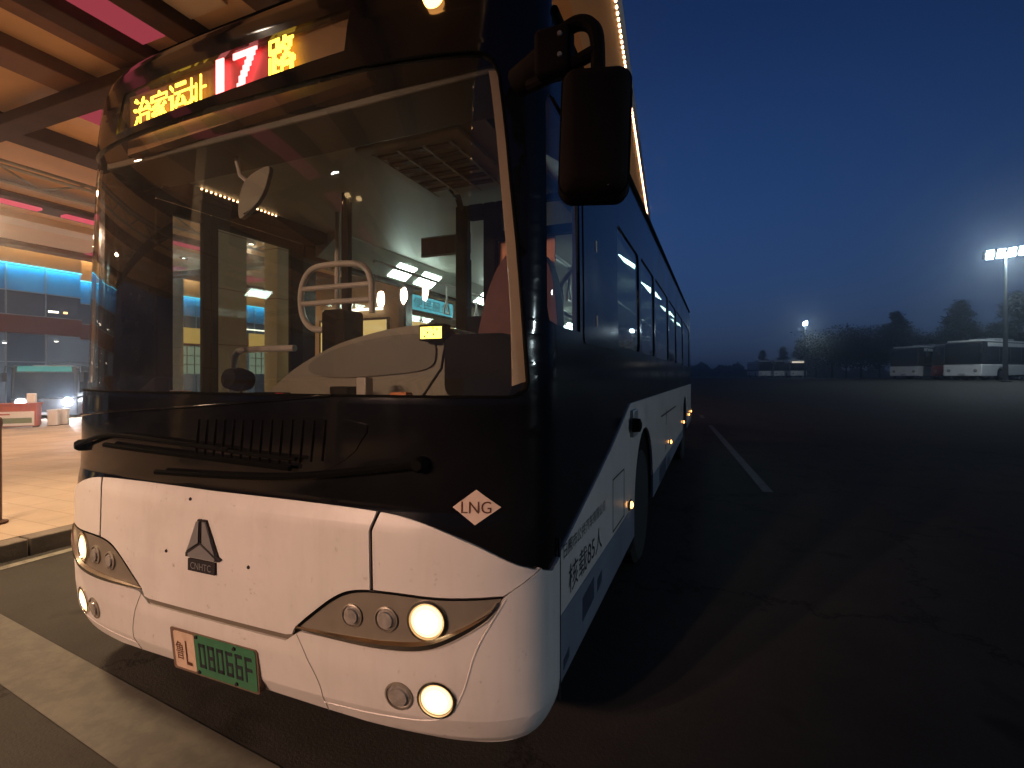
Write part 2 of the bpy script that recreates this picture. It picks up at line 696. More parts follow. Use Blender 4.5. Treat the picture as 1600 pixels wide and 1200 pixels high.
def lerp(xs, ys, x):
    if x <= xs[0]:
        return ys[0]
    for i in range(1, len(xs)):
        if x <= xs[i]:
            t = (x - xs[i - 1]) / (xs[i] - xs[i - 1])
            return ys[i - 1] + t * (ys[i] - ys[i - 1])
    return ys[-1]


def Yc(z):
    return lerp(ZS, YS, z)


def hw(z):
    h = HW - .02 * max(0, min(1, (z - 1.5) / 1.5)) ** 1.5
    if z > 2.9:
        t = min(1, (z - 2.9) / .46)
        h -= .5 * (1 - math.sqrt(max(0, 1 - t * t)))
    if z < .40:
        h -= .05 * ((.40 - z) / .15) ** 2
    return h


def hwc(z):                                            # the moulded front cap keeps its width higher up than the body behind it
    if z <= 2.9:
        return hw(z)
    h = HW - .02
    if z > 3.02:
        t = min(1, (z - 3.02) / .36)
        h -= .34 * (1 - math.sqrt(max(0, 1 - t * t)))
    return h


_px, _py, _s = [0], [0], [0]
for i in range(1, 401):
    r = math.sin(i / 400 * math.pi / 2) ** .55 if i < 400 else 1
    x = HW * r
    y = RY * (1 - (max(0, 1 - r ** NN)) ** (1 / NN))
    _s.append(_s[-1] + math.hypot(x - _px[-1], y - _py[-1]))
    _px.append(x)
    _py.append(y)
SEND = _s[-1]


def s_of_x(x):
    return math.copysign(lerp(_px, _s, abs(x)), x)


def s_of_y(y):                                         # on the cap's flank, right side
    return lerp(_py, _s, y)


def P0(s, z):
    a = abs(s)
    px, py = lerp(_s, _px, a), lerp(_s, _py, a)
    return Vector((XC + math.copysign(px * hwc(z) / HW, s), Yc(z) + py / RY * (YSEAM - Yc(z)), z))


def PF(s, z, off=0):
    p = P0(s, z)
    if off:
        e = .004
        ds = P0(s + e, z) - P0(s - e, z)
        dz = P0(s, z + e) - P0(s, z - e)
        n = ds.cross(dz).normalized()
        if n.y > 0.2:
            n = -n
        p = p + n * off
    return p


def PFx(x, z, off=0):
    return PF(s_of_x(x), z, off)


def PS(sd):
    def f(y, z, off=0):
        return Vector((XC + sd * (hw(z) + off), y, z))
    return f


def dens(poly, step=.03):
    out = []
    for i, a in enumerate(poly):
        b = poly[(i + 1) % len(poly)]
        n = max(1, int(math.hypot(b[0] - a[0], b[1] - a[1]) / step))
        for k in range(n):
            t = k / n
            out.append((a[0] + t * (b[0] - a[0]), a[1] + t * (b[1] - a[1])))
    return out


def smooth_poly(pts, closed=False, n=6):               # Catmull-Rom through open or closed list
    out = []
    L = len(pts)
    rng = range(L if closed else L - 1)
    for i in rng:
        p0, p1, p2, p3 = [pts[(i + k) % L] if closed else pts[max(0, min(L - 1, i + k))] for k in (-1, 0, 1, 2)]
        for k in range(n):
            t = k / n
            out.append(tuple(.5 * (2 * p1[j] + (p2[j] - p0[j]) * t + (2 * p0[j] - 5 * p1[j] + 4 * p2[j] - p3[j]) * t * t + (3 * p1[j] - p0[j] - 3 * p2[j] + p3[j]) * t ** 3) for j in (0, 1)))
    if not closed:
        out.append(tuple(pts[-1]))
    return out


def rrect(x0, x1, y0, y1, r, n=5):
    out = []
    for cx, cy, a0 in ((x1 - r, y1 - r, 0), (x0 + r, y1 - r, 90), (x0 + r, y0 + r, 180), (x1 - r, y0 + r, 270)):
        for k in range(n + 1):
            a = R(a0 + 90 * k / n)
            out.append((cx + r * math.cos(a), cy + r * math.sin(a)))
    return out


def patch(name, f, poly, holes, off, th, m, parent, us=.06, vs_=.06, bo=BO):
    rings = [dens(poly)] + [dens(h) for h in holes]
    flat = [p for r in rings for p in r]
    tris = tessellate_polygon([[Vector((p[0], p[1], 0)) for p in r] for r in rings])
    bm = bmesh.new()
    bv = [bm.verts.new((p[0], p[1], 0)) for p in flat]
    for t in tris:
        try:
            bm.faces.new([bv[i] for i in t])
        except ValueError:
            pass
    for ax, st in ((0, us), (1, vs_)):
        if not st:
            continue
        lo, hi = min(p[ax] for p in flat), max(p[ax] for p in flat)
        k = math.floor(lo / st) + 1
        while k * st < hi:
            co = [0, 0, 0]
            no = [0, 0, 0]
            co[ax] = k * st
            no[ax] = 1
            bmesh.ops.bisect_plane(bm, geom=bm.verts[:] + bm.edges[:] + bm.faces[:], dist=1e-5, plane_co=co, plane_no=no)
            k += 1
    bmesh.ops.remove_doubles(bm, verts=bm.verts, dist=2e-5)
    bm.verts.ensure_lookup_table()
    n = len(bm.verts)
    bm.verts.index_update()
    V = [f(v.co.x, v.co.y, off) for v in bm.verts]
    F = [tuple(v.index for v in fc.verts) for fc in bm.faces]
    if th:
        V += [f(v.co.x, v.co.y, off - th) for v in bm.verts]
        F2 = [tuple(i + n for i in reversed(q)) for q in F]
        for e in bm.edges:
            if len(e.link_faces) == 1:
                a, b = e.verts[0].index, e.verts[1].index
                F2.append((a, b, b + n, a + n))
        F += F2
    bm.free()
    mb = MB()
    mb.add(V, F)
    return mb.build(name, m, parent, bo, smooth=30)


def fpatch(name, poly, off, th, m, parent, holes=(), **k):       # polygon in (x, z) on the front
    def cv(pl):
        return [(s_of_x(p[0]), p[1]) for p in pl]
    return patch(name, PF, cv(dens(poly, .02)), [cv(dens(h, .02)) for h in holes], off, th, m, parent, **k)


def spatch(name, sd, poly, off, th, m, parent, holes=(), us=0, vs_=.08):   # polygon in (y, z) on a flank
    return patch(name, PS(sd), poly, list(holes), off, th, m, parent, us=us, vs_=vs_)


def mir(poly):
    return [(-p[0], p[1]) for p in poly]


bus = empty('city_bus', BO)
tag(bus, 'white city bus with black front mask, lit headlamps and amber route sign overhead', 'bus')

# windscreen opening
WS = smooth_poly([(1.294, 1.53), (1.277, 1.793), (1.26, 2.029), (1.242, 2.224), (1.225, 2.431), (1.203, 2.63)], n=4)[:-1] + smooth_poly([(1.203, 2.63), (1.165, 2.70), (1.09, 2.722)], n=4)
WSP = [(-1.30, 1.475), (1.25, 1.475), (1.288, 1.50)] + WS + [(.62, 2.742), (-.2, 2.748), (-1.322, 2.735), (-1.328, 2.2), (-1.332, 1.49)]
SIGN = [(-.93, 2.775), (.56, 2.83), (.56, 3.03), (-.93, 3.0)]
YN = s_of_y((1.75 - 1.50) / (YSEAM - 1.50) * RY)       # cap flank notch for the driver's window
shell = [(-SEND, .29), (-s_of_x(1.2), .265), (s_of_x(1.2), .265), (SEND, .31), (SEND, 1.745), (YN + .02, 1.755), (YN, 1.80), (YN, 2.56), (YN + .02, 2.60), (SEND, 2.62),
         (SEND, 3.34), (-SEND, 3.34)]


def cvx(pl):
    return [(s_of_x(p[0]), p[1]) for p in dens(pl, .02)]


patch('front_shell', PF, shell, [cvx(WSP), cvx(SIGN)], 0, .03, M['black'], bus, us=.06, vs_=.05)
wscr = fpatch('windscreen', WSP, -.012, 0, M['glass'], bus)
# rubber gasket round the glass
gl_ = [(-1.25, 1.475), (1.25, 1.475), (1.288, 1.50)] + WS + [(.62, 2.742)]
gp = []
for (xa, za), (xb, zb) in zip(gl_[:-1], gl_[1:]):
    n_ = max(1, int(math.hypot(xb - xa, zb - za) / .05))
    gp += [PFx(xa + (xb - xa) * k / n_, za + (zb - za) * k / n_, -.002) for k in range(n_)]
MB().tube(gp, .006, 6).build('gasket', M['rubber'], wscr, BO)
# pale interior pillar trims seen through the edge of the glass
for sgn in (1, -1):
    tp = [(1.252, 1.515), (1.292, 1.53), (1.275, 1.793), (1.258, 2.029), (1.240, 2.224), (1.223, 2.431), (1.203, 2.62), (1.19, 2.655), (1.164, 2.655), (1.174, 2.60), (1.193, 2.43), (1.211, 2.224), (1.228, 2.027), (1.244, 1.79)]
    tp = [(sgn * a, b) for a, b in tp]
    fpatch('pillar_trim', tp, -.02, .012, M['trim'], bus)

# black / white boundary
BW = smooth_poly([(0, 1.072), (.45, 1.074), (.795, 1.064), (.97, 1.035), (1.14, .972), (1.27, .893), (1.325, .858)], n=6)
BWs = [(s_of_x(x), z) for x, z in BW]
s843 = s_of_x(1.325)
corner = smooth_poly([BWs[-1], (s843 + .06, .836), (SEND - .07, .838), (SEND, .858)], n=5)
BWs = BWs + corner[1:]
# head lamp outline in (x, z)
HLT = smooth_poly([(.452, .603), (.52, .66), (.63, .742), (.72, .778), (.85, .787), (1.03, .782), (1.228, .790)], n=5)
HLB = smooth_poly([(1.228, .790), (1.18, .72), (1.06, .645), (.965, .612), (.82, .600), (.62, .600), (.452, .603)], n=5)
G = .005


def zx(pts, x):
    q = sorted(pts)
    return lerp([p[0] for p in q], [p[1] for p in q], x)


WO = .012
HOOD = [(.79, zx(BW, .79) - 0)] + [(.768, 1.0), (.774, .793)] + [(p[0] - .004, p[1] + .008) for p in reversed(HLT) if p[0] < .768] + [(.43, .578), (.40, .572)]
hood = [p for p in HOOD] + [(-p[0], p[1]) for p in reversed(HOOD)] + [(-x, z) for x, z in reversed(BW) if x < .78] + [(x, z) for x, z in BW if 0 < x < .78]
fpatch('hood_panel', hood, WO, .014, M['white'], bus)
for sgn in (1, -1):
    # corner panel beside the hood, above the lamp
    top = [(s, z) for s, z in BWs if s > s_of_x(.806)]
    tip = s_of_x(1.228)
    cp = [(s_of_x(.806), zx(BW, .80)), ] + [q for q in top if q[0] < s843 - .02]
    cp += [(s843 - .012, .868), (tip + .025, .81), (tip, .796)]
    cp += [(s_of_x(p[0]), p[1] + .008) for p in reversed(HLT) if .81 < p[0] < 1.22] + [(s_of_x(.788), .795), (s_of_x(.782), 1.0)]
    patch('corner_panel', PF, [(sgn * a, b) for a, b in cp], [], WO, .014, M['white'], bus)
tip = s_of_x(1.228)
half = [(s_of_x(.40), .548), (s_of_x(.452), .585)] + [(s_of_x(p[0]), p[1] - .008) for p in reversed(HLB) if p[0] > .47] + [(tip + .006, .79), (tip + .03, .808), (s843 - .006, .866)]
half += [q for q in BWs if q[0] > s843 - .01] + [(SEND, .30)]
bot = smooth_poly([(SEND, .30), (SEND - .10, .268), (s_of_x(1.25), .247), (s_of_x(1.1), .252), (s_of_x(.9), .270), (s_of_x(.4), .297), (0, .300)], n=4)
half += bot[1:]
bumper = half + [(-a, b) for a, b in reversed(half[:-1])]
bump = patch('bumper', PF, bumper, [], WO, .03, M['white'], bus)
# the recessed lip under the hood and the bumper's moulded seams
fpatch('hood_lip', [(-.43, .536), (.43, .536), (.43, .588), (-.43, .588)], .003, .01, M['beige'], bus)
for sgn in (1, -1):
    pth = [PFx(sgn * x, z, WO + .0006) for x, z in smooth_poly([(.452, .585), (.50, .50), (.545, .40), (.56, .285)], n=6)]
    MB().tube(pth, .0014, 5).build('moulded_seam', M['housing'], bump, BO)
    pth = [PF(sgn * a, b, WO - .0005) for a, b in smooth_poly([(s_of_x(1.235), .785), (s_of_x(1.15), .62), (s_of_x(1.10), .46), (s_of_x(1.02), .36), (s_of_x(.8), .335), (s_of_x(.55), .33)], n=6)]
    MB().tube(pth, .0035, 6).build('moulded_crease', M['white'], bump, BO)
# little fixing screws on the hood
for x, z in ((-.27, .80), (.215, .80), (-.13, 1.03)):
    MB().lathe(PFx(x, z, WO), (0, -1, 0), [(0, .008), (.004, .006)], 8).build('screw', M['badgedark'], bus, BO)


def fnorm(x, z):
    a = PFx(x, z, 0)
    b = PFx(x, z, .05)
    return (b - a).normalized()


def lamp(name, x, z, r, parent, lit, off):
    n = fnorm(x, z)
    c = PFx(x, z, off)
    t = MB().lathe(c - n * .012, n, [(0, r * 1.16), (.016, r * 1.16), (.018, r * 1.02), (.008, r * .98), (0, r * .9)], 28)
    b = t.build(name, M['housing'] if not lit else M['chrome'], parent, BO)
    prof = [(.0, r * .99), (.006, r * .9), (.011, r * .6), (.013, r * .2), (.0132, .0005)]
    if lit:
        MB().lathe(c - n * .004, n, [(0, r * .99), (.004, r * .95), (.006, r * .90)], 28, cap=False).build('lens_rim', M['litrim'], b, BO)
        MB().lathe(c - n * .004, n, [(.006, r * .90), (.0085, r * .80), (.0105, r * .66)], 28, cap=False).build('lens_ring', M['litmid'], b, BO)
        prof = [(.0104, r * .66), (.011, r * .6), (.013, r * .2), (.0132, .0005)]
    MB().lathe(c - n * .004, n, prof, 28).build('lens', M['lit'] if lit else M['lamplens'], b, BO)
    if not lit:
        MB().lathe(c - n * .001, n, [(0.006, r * .75), (.0125, r * .72), (.0130, r * .66)], 20).build('reflector', M['lamplens'], b, BO)
    return b


for sgn in (1, -1):
    poly = HLT + HLB[1:-1]
    h = fpatch('headlight', [(sgn * a, b) for a, b in poly], .006, .02, M['housing'], bus)
    pth = [PFx(sgn * a, b + .006, .013) for a, b in HLB[2:]]
    MB().tube(pth, [.005 + .013 * math.sin(math.pi * min(1, i / (len(pth) - 1) * 1.05)) ** .7 for i in range(len(pth))], 7).build('chrome_strip', M['chrome'], h, BO)
    pth = [PFx(sgn * a, b, .009) for a, b in HLT]
    MB().tube(pth, .003, 6).build('lamp_seal', M['rubber'], h, BO)
    lamp('main_lamp', sgn * .985, .705, .062, h, True, .008)
    lamp('beam_lamp', sgn * .835, .695, .039, h, False, .008)
    lamp('indicator_lamp', sgn * .699, .690, .037, h, False, .008)
    lamp('fog_lamp', sgn * 1.012, .432, .060, bus, True, .012)
    lamp('fog_lamp', sgn * .876, .428, .046, bus, False, .012)

# LNG diamond
dm = []
cx, cz = 1.141, 1.095
o = fpatch('gas_sticker', [(cx - .078, cz), (cx, cz - .059), (cx + .078, cz), (cx, cz + .061)], .0035, .003, M['sticker'], bus)
lettering('lettering', 'LNG', lambda u, v: PFx(cx - .048 + .096 * u, cz - .021 + .042 * v, .0048), M['redink'], o, BO)

# badge: three facets over a name bar
def bf(u, v, d):
    return PFx(-.042 + u, .745 + v, WO + d)


bd = MB().prism([(-.078, .0), (.080, .0), (.080, .048), (-.078, .048)], bf, 0, .010).build('badge', M['badgedark'], bus, BO)
for pl in ([(-.080, .082), (-.014, .120), (-.012, .206), (-.026, .206)], [(.008, .120), (.082, .080), (.026, .206), (.008, .206)], [(-.074, .056), (.074, .056), (.088, .066), (-.002, .113), (-.074, .070)]):
    MB().prism(pl, bf, 0, .014).build('facet', M['badge'], bd, BO)
    cxm = sum(p[0] for p in pl) / len(pl)
    cym = sum(p[1] for p in pl) / len(pl)
    MB().prism([(cxm + (p[0] - cxm) * 1.30, cym + (p[1] - cym) * 1.16) for p in pl], bf, 0, .008).build('facet_edge', M['badgedark'], bd, BO)
lettering('lettering', 'CNHTC', lambda u, v: PFx(-.042 - .06 + .12 * u, .754 + .028 * v, WO + .0115), M['badge'], bd, BO)


# number plate
def pf(u, v, d):
    p = PFx(u, v, WO + .006)
    return Vector((p.x, 1.452 - d + (.39 - v) * .10 - WO, v))


pl = MB().prism(rrect(-.258, .252, .293, .478, .012), pf, -.02, .006).build('number_plate', M['plateframe'], bus, BO)
MB().prism(rrect(-.236, -.108, .306, .466, .010), pf, .005, .009).build('pale_field', M['platewhite'], pl, BO)
MB().prism(rrect(-.106, .244, .302, .474, .014), pf, .005, .009).build('green_field', M['plategreen'], pl, BO)
lettering('lettering', '鲁', lambda u, v: pf(-.226 + .05 * u, .345 + .08 * v, .0105), M['redink'], pl, BO)
lettering('lettering', 'L', lambda u, v: pf(-.165 + .036 * u, .328 + .105 * v, .0105), M['redink'], pl, BO)


def stroke_digit(ch):                                  # plate digits drawn as bars so they keep the plate's narrow letterform
    seg = {'0': 'abcdef', '8': 'abcdefg', '6': 'acdefg', 'F': 'aefg'}[ch]
    b = {'a': (0, 1, .86, 1), 'd': (0, 1, 0, .14), 'g': (0, 1, .43, .57), 'f': (0, .24, .5, 1), 'e': (0, .24, 0, .5), 'b': (.76, 1, .5, 1), 'c': (.76, 1, 0, .5)}
    return [b[q] for q in seg]


for i, ch in enumerate('08066F'):
    mb = MB()
    x0 = -.082 + i * .053
    for u0, u1, v0, v1 in stroke_digit(ch):
        mb.prism([(x0 + u0 * .038, .335 + v0 * .105), (x0 + u1 * .038, .335 + v0 * .105), (x0 + u1 * .038, .335 + v1 * .105), (x0 + u0 * .038, .335 + v1 * .105)], pf, .008, .0105)
    mb.build('plate_letter', M['ink'], pl, BO, smooth=0)
for x, z in ((-.09, .465), (.13, .462), (.13, .312), (-.09, .312)):
    MB().lathe(pf(x, z, .009), (0, -1, 0), [(0, .008), (.006, .007)], 8).build('plate_bolt', M['badgedark'], pl, BO)

# the mask: cowl line, louvred inset, wipers
pth = [PFx(x, z, .006) for x, z in smooth_poly([(-1.15, 1.345), (-.9, 1.368), (-.25, 1.411), (.2, 1.445), (.58, 1.476)], n=6)]
MB().tube(pth, .005, 6).build('cowl_edge', M['black'], bus, BO)
INS = [(-.55, 1.375), (.62, 1.392), (.71, 1.31), (.60, 1.215), (.40, 1.17), (-.25, 1.085), (-.8, 1.10), (-.95, 1.25)]
ins = fpatch('mask_inset', smooth_poly(INS, True, 3), .004, .004, M['black'], bus)
for i in range(14):
    x = -.12 + i * .052
    zt = 1.365 + (x + .12) * .03
    zb = 1.20 + max(0, (x - .3)) * .12
    MB().tube([PFx(x, zt, .004), PFx(x - .004, (zt + zb) / 2, .006), PFx(x - .01, zb, .004)], .005, 5).build('louvre', M['plastic'], ins, BO)
for pts, wr in (([(-1.05, 1.20), (-.70, 1.272), (-.18, 1.262), (.10, 1.25)], .010), ([(-.1, 1.262), (.15, 1.245), (.45, 1.235)], .008)):
    p3 = [PFx(x, z, .035) for x, z in smooth_poly(pts, n=5)]
    MB().tube(p3, wr, 6).build('wiper_arm', M['plastic'], bus, BO)
p3 = [PFx(x, z, .03) for x, z in smooth_poly([(-.75, 1.225), (-.2, 1.215), (.42, 1.20)], n=6)]
MB().tube(p3, .012, 5).build('wiper_blade', M['rubber'], bus, BO)
p3 = [PFx(x, z, .03) for x, z in smooth_poly([(.95, 1.24), (.35, 1.16), (-.35, 1.13)], n=6)]
MB().tube(p3, .011, 5).build('wiper_blade', M['rubber'], bus, BO)
for x, z in ((-1.05, 1.20), (.95, 1.24)):
    MB().lathe(PFx(x, z, 0), fnorm(x, z), [(0, .03), (.03, .028), (.045, .018)], 14).build('wiper_pivot', M['plastic'], bus, BO)
# knob of the folded kneeling sensor on the far corner
MB().lathe(PFx(-1.322, 1.03, 0), (-1, -.3, 0), [(-.02, .03), (.03, .03), (.045, .02)], 14).build('corner_sensor', M['plastic'], bus, BO)

# ------------------------------------------------------------------ route sign behind the upper glass
def sg(u, v, d):                                       # u across (x), v up, on a board a few cm behind the pane
    return Vector((XC + u, 1.650 - d, v + (u + .83) * .042))


sb = MB().prism([(-.93, 2.70), (.60, 2.70), (.60, 3.04), (-.93, 3.04)], sg, -.06, 0).build('route_sign', M['signback'], bus, BO)
MB().prism([(-.285, 2.768), (.075, 2.768), (.075, 3.02), (-.285, 3.02)], sg, .001, .004).build('red_field', M['signred'], sb, BO)


def led(ch, u0, u1, v0, v1, nx, ny, m, parent, bold=.0):
    vs, fs = textmesh(ch)
    on = set()
    tri = []
    for f in fs:
        for k in range(1, len(f) - 1):
            tri.append((vs[f[0]], vs[f[k]], vs[f[k + 1]]))

    def inside(p):
        for a, b, c in tri:
            d1 = (p[0] - b[0]) * (a[1] - b[1]) - (a[0] - b[0]) * (p[1] - b[1])
            d2 = (p[0] - c[0]) * (b[1] - c[1]) - (b[0] - c[0]) * (p[1] - c[1])
            d3 = (p[0] - a[0]) * (c[1] - a[1]) - (c[0] - a[0]) * (p[1] - a[1])
            if not ((d1 < 0 or d2 < 0 or d3 < 0) and (d1 > 0 or d2 > 0 or d3 > 0)):
                return True
        return False
    mb = MB()
    du, dv = (u1 - u0) / nx, (v1 - v0) / ny
    for i in range(nx):
        for j in range(ny):
            x, y = (i + .5) / nx, (j + .5) / ny
            hit = sum(inside((x + a / nx * .3, y + b / ny * .3)) for a in (-1, 0, 1) for b in (-1, 0, 1))
            if hit >= 4 - bold:
                cu, cv = u0 + du * (i + .5), v0 + dv * (j + .5)
                q = .50
                mb.prism([(cu - du * q, cv - dv * q), (cu + du * q, cv - dv * q), (cu + du * q, cv + dv * q), (cu - du * q, cv + dv * q)], sg, .024, .029)
    o = mb.build('led_character', m, parent, BO, smooth=0, fix=False)
    return o


for i, ch in enumerate('治家运址'):
    led(ch, -.835 + i * .134, -.835 + i * .134 + .130, 2.800, 2.950, 16, 18, M['amberled'], sb)
led('1', -.236, -.186, 2.800, 2.985, 5, 18, M['redled'], sb, 0)
led('7', -.125, .022, 2.800, 2.985, 12, 18, M['redled'], sb, 2)
led('路', .085, .245, 2.790, 2.985, 16, 18, M['amberled'], sb, 1)
fpatch('sign_pane', SIGN, -.006, 0, M['glass'], bus)
# marker lamp on the brow
o = MB().lathe(PFx(.945, 2.955, -.005), (.1, -1, .15), [(0, .038), (.03, .036), (.045, .015)], 16).build('marker_lamp', M['amber'], bus, BO)

# ------------------------------------------------------------------ flanks
STR = 1.355


def arch(yc, r, zc, n=18):
    return [(yc + r * math.cos(R(180 - 180 * k / n)), zc + r * math.sin(R(180 - 180 * k / n))) for k in range(n + 1)]


WIN_L = [(1.845, 2.20, 1.745, 2.61), (3.12, 4.06, 1.735, 2.50), (4.17, 5.08, 1.735, 2.52), (5.18, 6.58, 1.735, 2.53), (6.68, 7.88, 1.735, 2.53), (7.98, 9.40, 1.735, 2.54), (9.52, 11.5, 1.735, 2.54)]
WIN_LR = [(y0, y1, z0, z1, .001 if i == 0 else .07) for i, (y0, y1, z0, z1) in enumerate(WIN_L)]


def whole(w):
    y0, y1, z0, z1, r = w
    if r < .01:
        return [(y0, z0), (y1, z0), (y1, z1 - .05), (y1 - .04, z1), (y0, z1)]
    return rrect(y0, y1, z0, z1, r)


# left flank (driver's side): the window strip, the panel behind the driver's window, the white skirt
up = [(YSEAM, STR - .25), (YREAR - .1, STR - .25), (YREAR, STR), (YREAR, 2.6), (YREAR - .18, 2.95), (YREAR - .3, 3.10), (YREAR - .9, 3.33), (YSEAM, 3.338)]
holes = [whole(wv) for wv in WIN_LR[1:]]
up2 = [(YSEAM, .80), (3.6, .80), (3.64, 1.15), (YREAR - .1, 1.15), (YREAR, STR), (YREAR, 2.6), (YREAR - .18, 2.95), (YREAR - .3, 3.10), (YREAR - .9, 3.33), (YSEAM, 3.338), (YSEAM, 2.62), (2.16, 2.61), (2.20, 2.56), (2.20, 1.745), (YSEAM, 1.745)]
lw = spatch('side_wall', 1, up2, 0, .03, M['sideblack'], bus, holes)
for wv in WIN_LR[1:]:
    p = spatch('side_window', 1, whole((wv[0] - .005, wv[1] + .005, wv[2] - .005, wv[3] + .005, .07)), -.010, 0, M['sideglass'], bus)
dp = [(YN, 1.755), (SEND, 1.745), (SEND, 2.62), (YN, 2.60)]
dw = spatch('driver_window', 1, [(YSEAM, 1.74), (2.21, 1.74), (2.21, 2.62), (YSEAM, 2.62)], -.008, 0, M['drvglass'], bus)
patch('quarter_pane', PF, dp, [], -.008, 0, M['drvglass'], dw)
MB().box(XS - .03, XS - .012, 2.165, 2.20, 1.75, 2.60).build('window_slider', M['badgedark'], dw, BO)
# glossy panel behind the driver's window with two small stickers
pn = spatch('pillar_panel', 1, rrect(2.26, 3.03, 1.70, 2.66, .03), .004, .004, M['sideblack'], bus)
for z in (2.18, 1.80):
    spatch('small_sticker', 1, [(2.50, z), (2.53, z), (2.53, z + .055), (2.50, z + .055)], .0065, .002, M['sticker'], pn)
# white lower flank
front_edge = [(1.862, .935), (2.637, 1.047), (2.9, 1.10), (3.50, STR)]
lowp = [(YSEAM, .62), (YSEAM, .905)] + smooth_poly([(YSEAM, .862), (1.99, .898), (2.53, 1.04), (2.953, 1.162), (3.50, 1.343)], n=4)[1:] + [(3.56, STR), (YREAR, STR + .01), (YREAR, .70), (YREAR - .5, .64)]


def skirt_z(y):
    return .345 + (y - YSEAM) * .02


A1, A2 = (4.28, .57, .55), (9.75, .57, .60)
pts = [(YSEAM + .004, .62)] + [(YSEAM + .004, .862)] + smooth_poly([(YSEAM, .862), (1.99, .898), (2.53, 1.04), (2.953, 1.162), (3.50, 1.343)], n=4)[1:] + [(3.56, STR), (YREAR, STR + .01), (YREAR, .62)]
pts += [(A2[0] + math.sqrt(max(0, A2[1] ** 2 - (.62 - A2[2]) ** 2)), .62)] + [q for q in reversed(arch(*A2)) if q[1] > .625] + [(A2[0] - math.sqrt(max(0, A2[1] ** 2 - (.62 - A2[2]) ** 2)), .62)]
pts += [(A1[0] + math.sqrt(max(0, A1[1] ** 2 - (.62 - A1[2]) ** 2)), .62)] + [q for q in reversed(arch(*A1)) if q[1] > .625] + [(A1[0] - math.sqrt(max(0, A1[1] ** 2 - (.62 - A1[2]) ** 2)), .62)]
fl = spatch('white_flank', 1, pts, .008, .02, M['white'], bus)
ys0 = [(YSEAM + .004, A1[0] - A1[1]), (A1[0] + A1[1], A2[0] - A2[1]), (A2[0] + A2[1], YREAR)]
for a, b in ys0:
    spatch('skirt_panel', 1, [(a, skirt_z(a)), (b, skirt_z(b)), (b, .617), (a, .617)], .008, .02, M['skirt'], bus)
for a, b, z0, z1, m in ((2.2, 2.42, .455, .56, 'bluepatch'), (2.5, 2.6, .47, .53, 'bluepatch'), (1.9, 1.98, .40, .44, 'bluepatch'), (5.4, 6.1, .42, .60, 'bluepatch'), (6.3, 6.6, .45, .56, 'bluepatch')):
    spatch('blue_patch', 1, [(a, z0 - .01), (b, z0 + .005), (b, z1 + .005), (a, z1 - .01)], .0095, .001, M[m], bus)
# wheel housings' dark liners
for yc in (A1[0], A2[0]):
    MB().box(XS - .75, XS - .03, yc - .62, yc + .62, .25, 1.25).build('wheel_housing', M['idark'], bus, BO)
# hatch outlines on the flank
for y0, y1, z0, z1 in ((2.90, 3.28, .64, .95), (5.6, 7.6, 1.10, 1.12)):
    th = .009
    hz = MB()
    for a, b, c, d in ((y0, y0 + th, z0, z1), (y1 - th, y1, z0, z1), (y0, y1, z1 - th, z1), (y0, y1, z0, z0 + th)):
        hz.box(XS + .007, XS + .0095, a, b, c, d)
    hz.build('hatch_seam', M['badgedark'], bus, BO)
for y, z in ((3.50, .66), (6.65, .71), (9.25, .74), (10.95, .75), (11.8, .76)):
    o = MB().box(XS + .006, XS + .018, y - .055, y + .055, z - .028, z + .028).build('side_marker', M['badgedark'], bus, BO, bevel=.004)
    MB().lathe((XS + .015, y, z), (1, 0, 0), [(0, .026), (.012, .022), (.018, .01)], 12).build('lens', M['amber'], o, BO)
# repeater bracket ahead of the arch
o = MB().box(XS + .006, XS + .035, 3.52, 3.72, 1.12, 1.31).build('repeater_bracket', M['steel'], bus, BO, bevel=.01)
MB().lathe((XS + .03, 3.50, 1.21), (1, 0, 0), [(0, .05), (.05, .045), (.06, .02)], 16).build('repeater_lamp', M['plastic'], o, BO)


def st(y0, y1, z0, z1, sl):
    return lambda u, v: Vector((XS + .0095, y0 + (y1 - y0) * u, z0 + sl * u + (z1 - z0) * v))


lettering('lettering', '日照市公共汽车有限公司', st(1.90, 2.68, .825, .885, .0), M['ink'], bus, BO)
lettering('lettering', '核载85人', st(1.97, 2.60, .655, .775, .0), M['ink'], bus, BO)
MB().bar((XS + .009, 1.842, .31), (XS + .009, 1.842, .93), .006, 5).build('flank_seam', M['badgedark'], bus, BO)

# right flank (door side)
XR = XC - HW
DOOR = (2.02, 3.22, .36, 2.66)
WIN_R = [(3.36, 4.72, 1.45, 2.52), (4.84, 6.2, 1.45, 2.52), (6.32, 7.6, 1.45, 2.52), (7.9, 9.2, 1.45, 2.52), (9.34, 11.5, 1.45, 2.52)]
rp_ = [(YSEAM, .35), (YREAR, .62), (YREAR, 2.6), (YREAR - .18, 2.95), (YREAR - .3, 3.10), (YREAR - .9, 3.33), (YSEAM, 3.338)]
spatch('side_wall', -1, rp_, 0, .03, M['sideblack'], bus, [[(DOOR[0], DOOR[2] + .02), (DOOR[1], DOOR[2] + .02), (DOOR[1], DOOR[3]), (DOOR[0], DOOR[3])]] + [rrect(*wv, .06) for wv in WIN_R])
for wv in WIN_R:
    spatch('side_window', -1, rrect(*wv, .06), -.010, 0, M['drvglass'], bus)
spatch('white_flank', -1, [(3.26, .45), (YREAR, .62), (YREAR, 1.2), (3.26, 1.2)], .008, .01, M['white'], bus)
dr = None
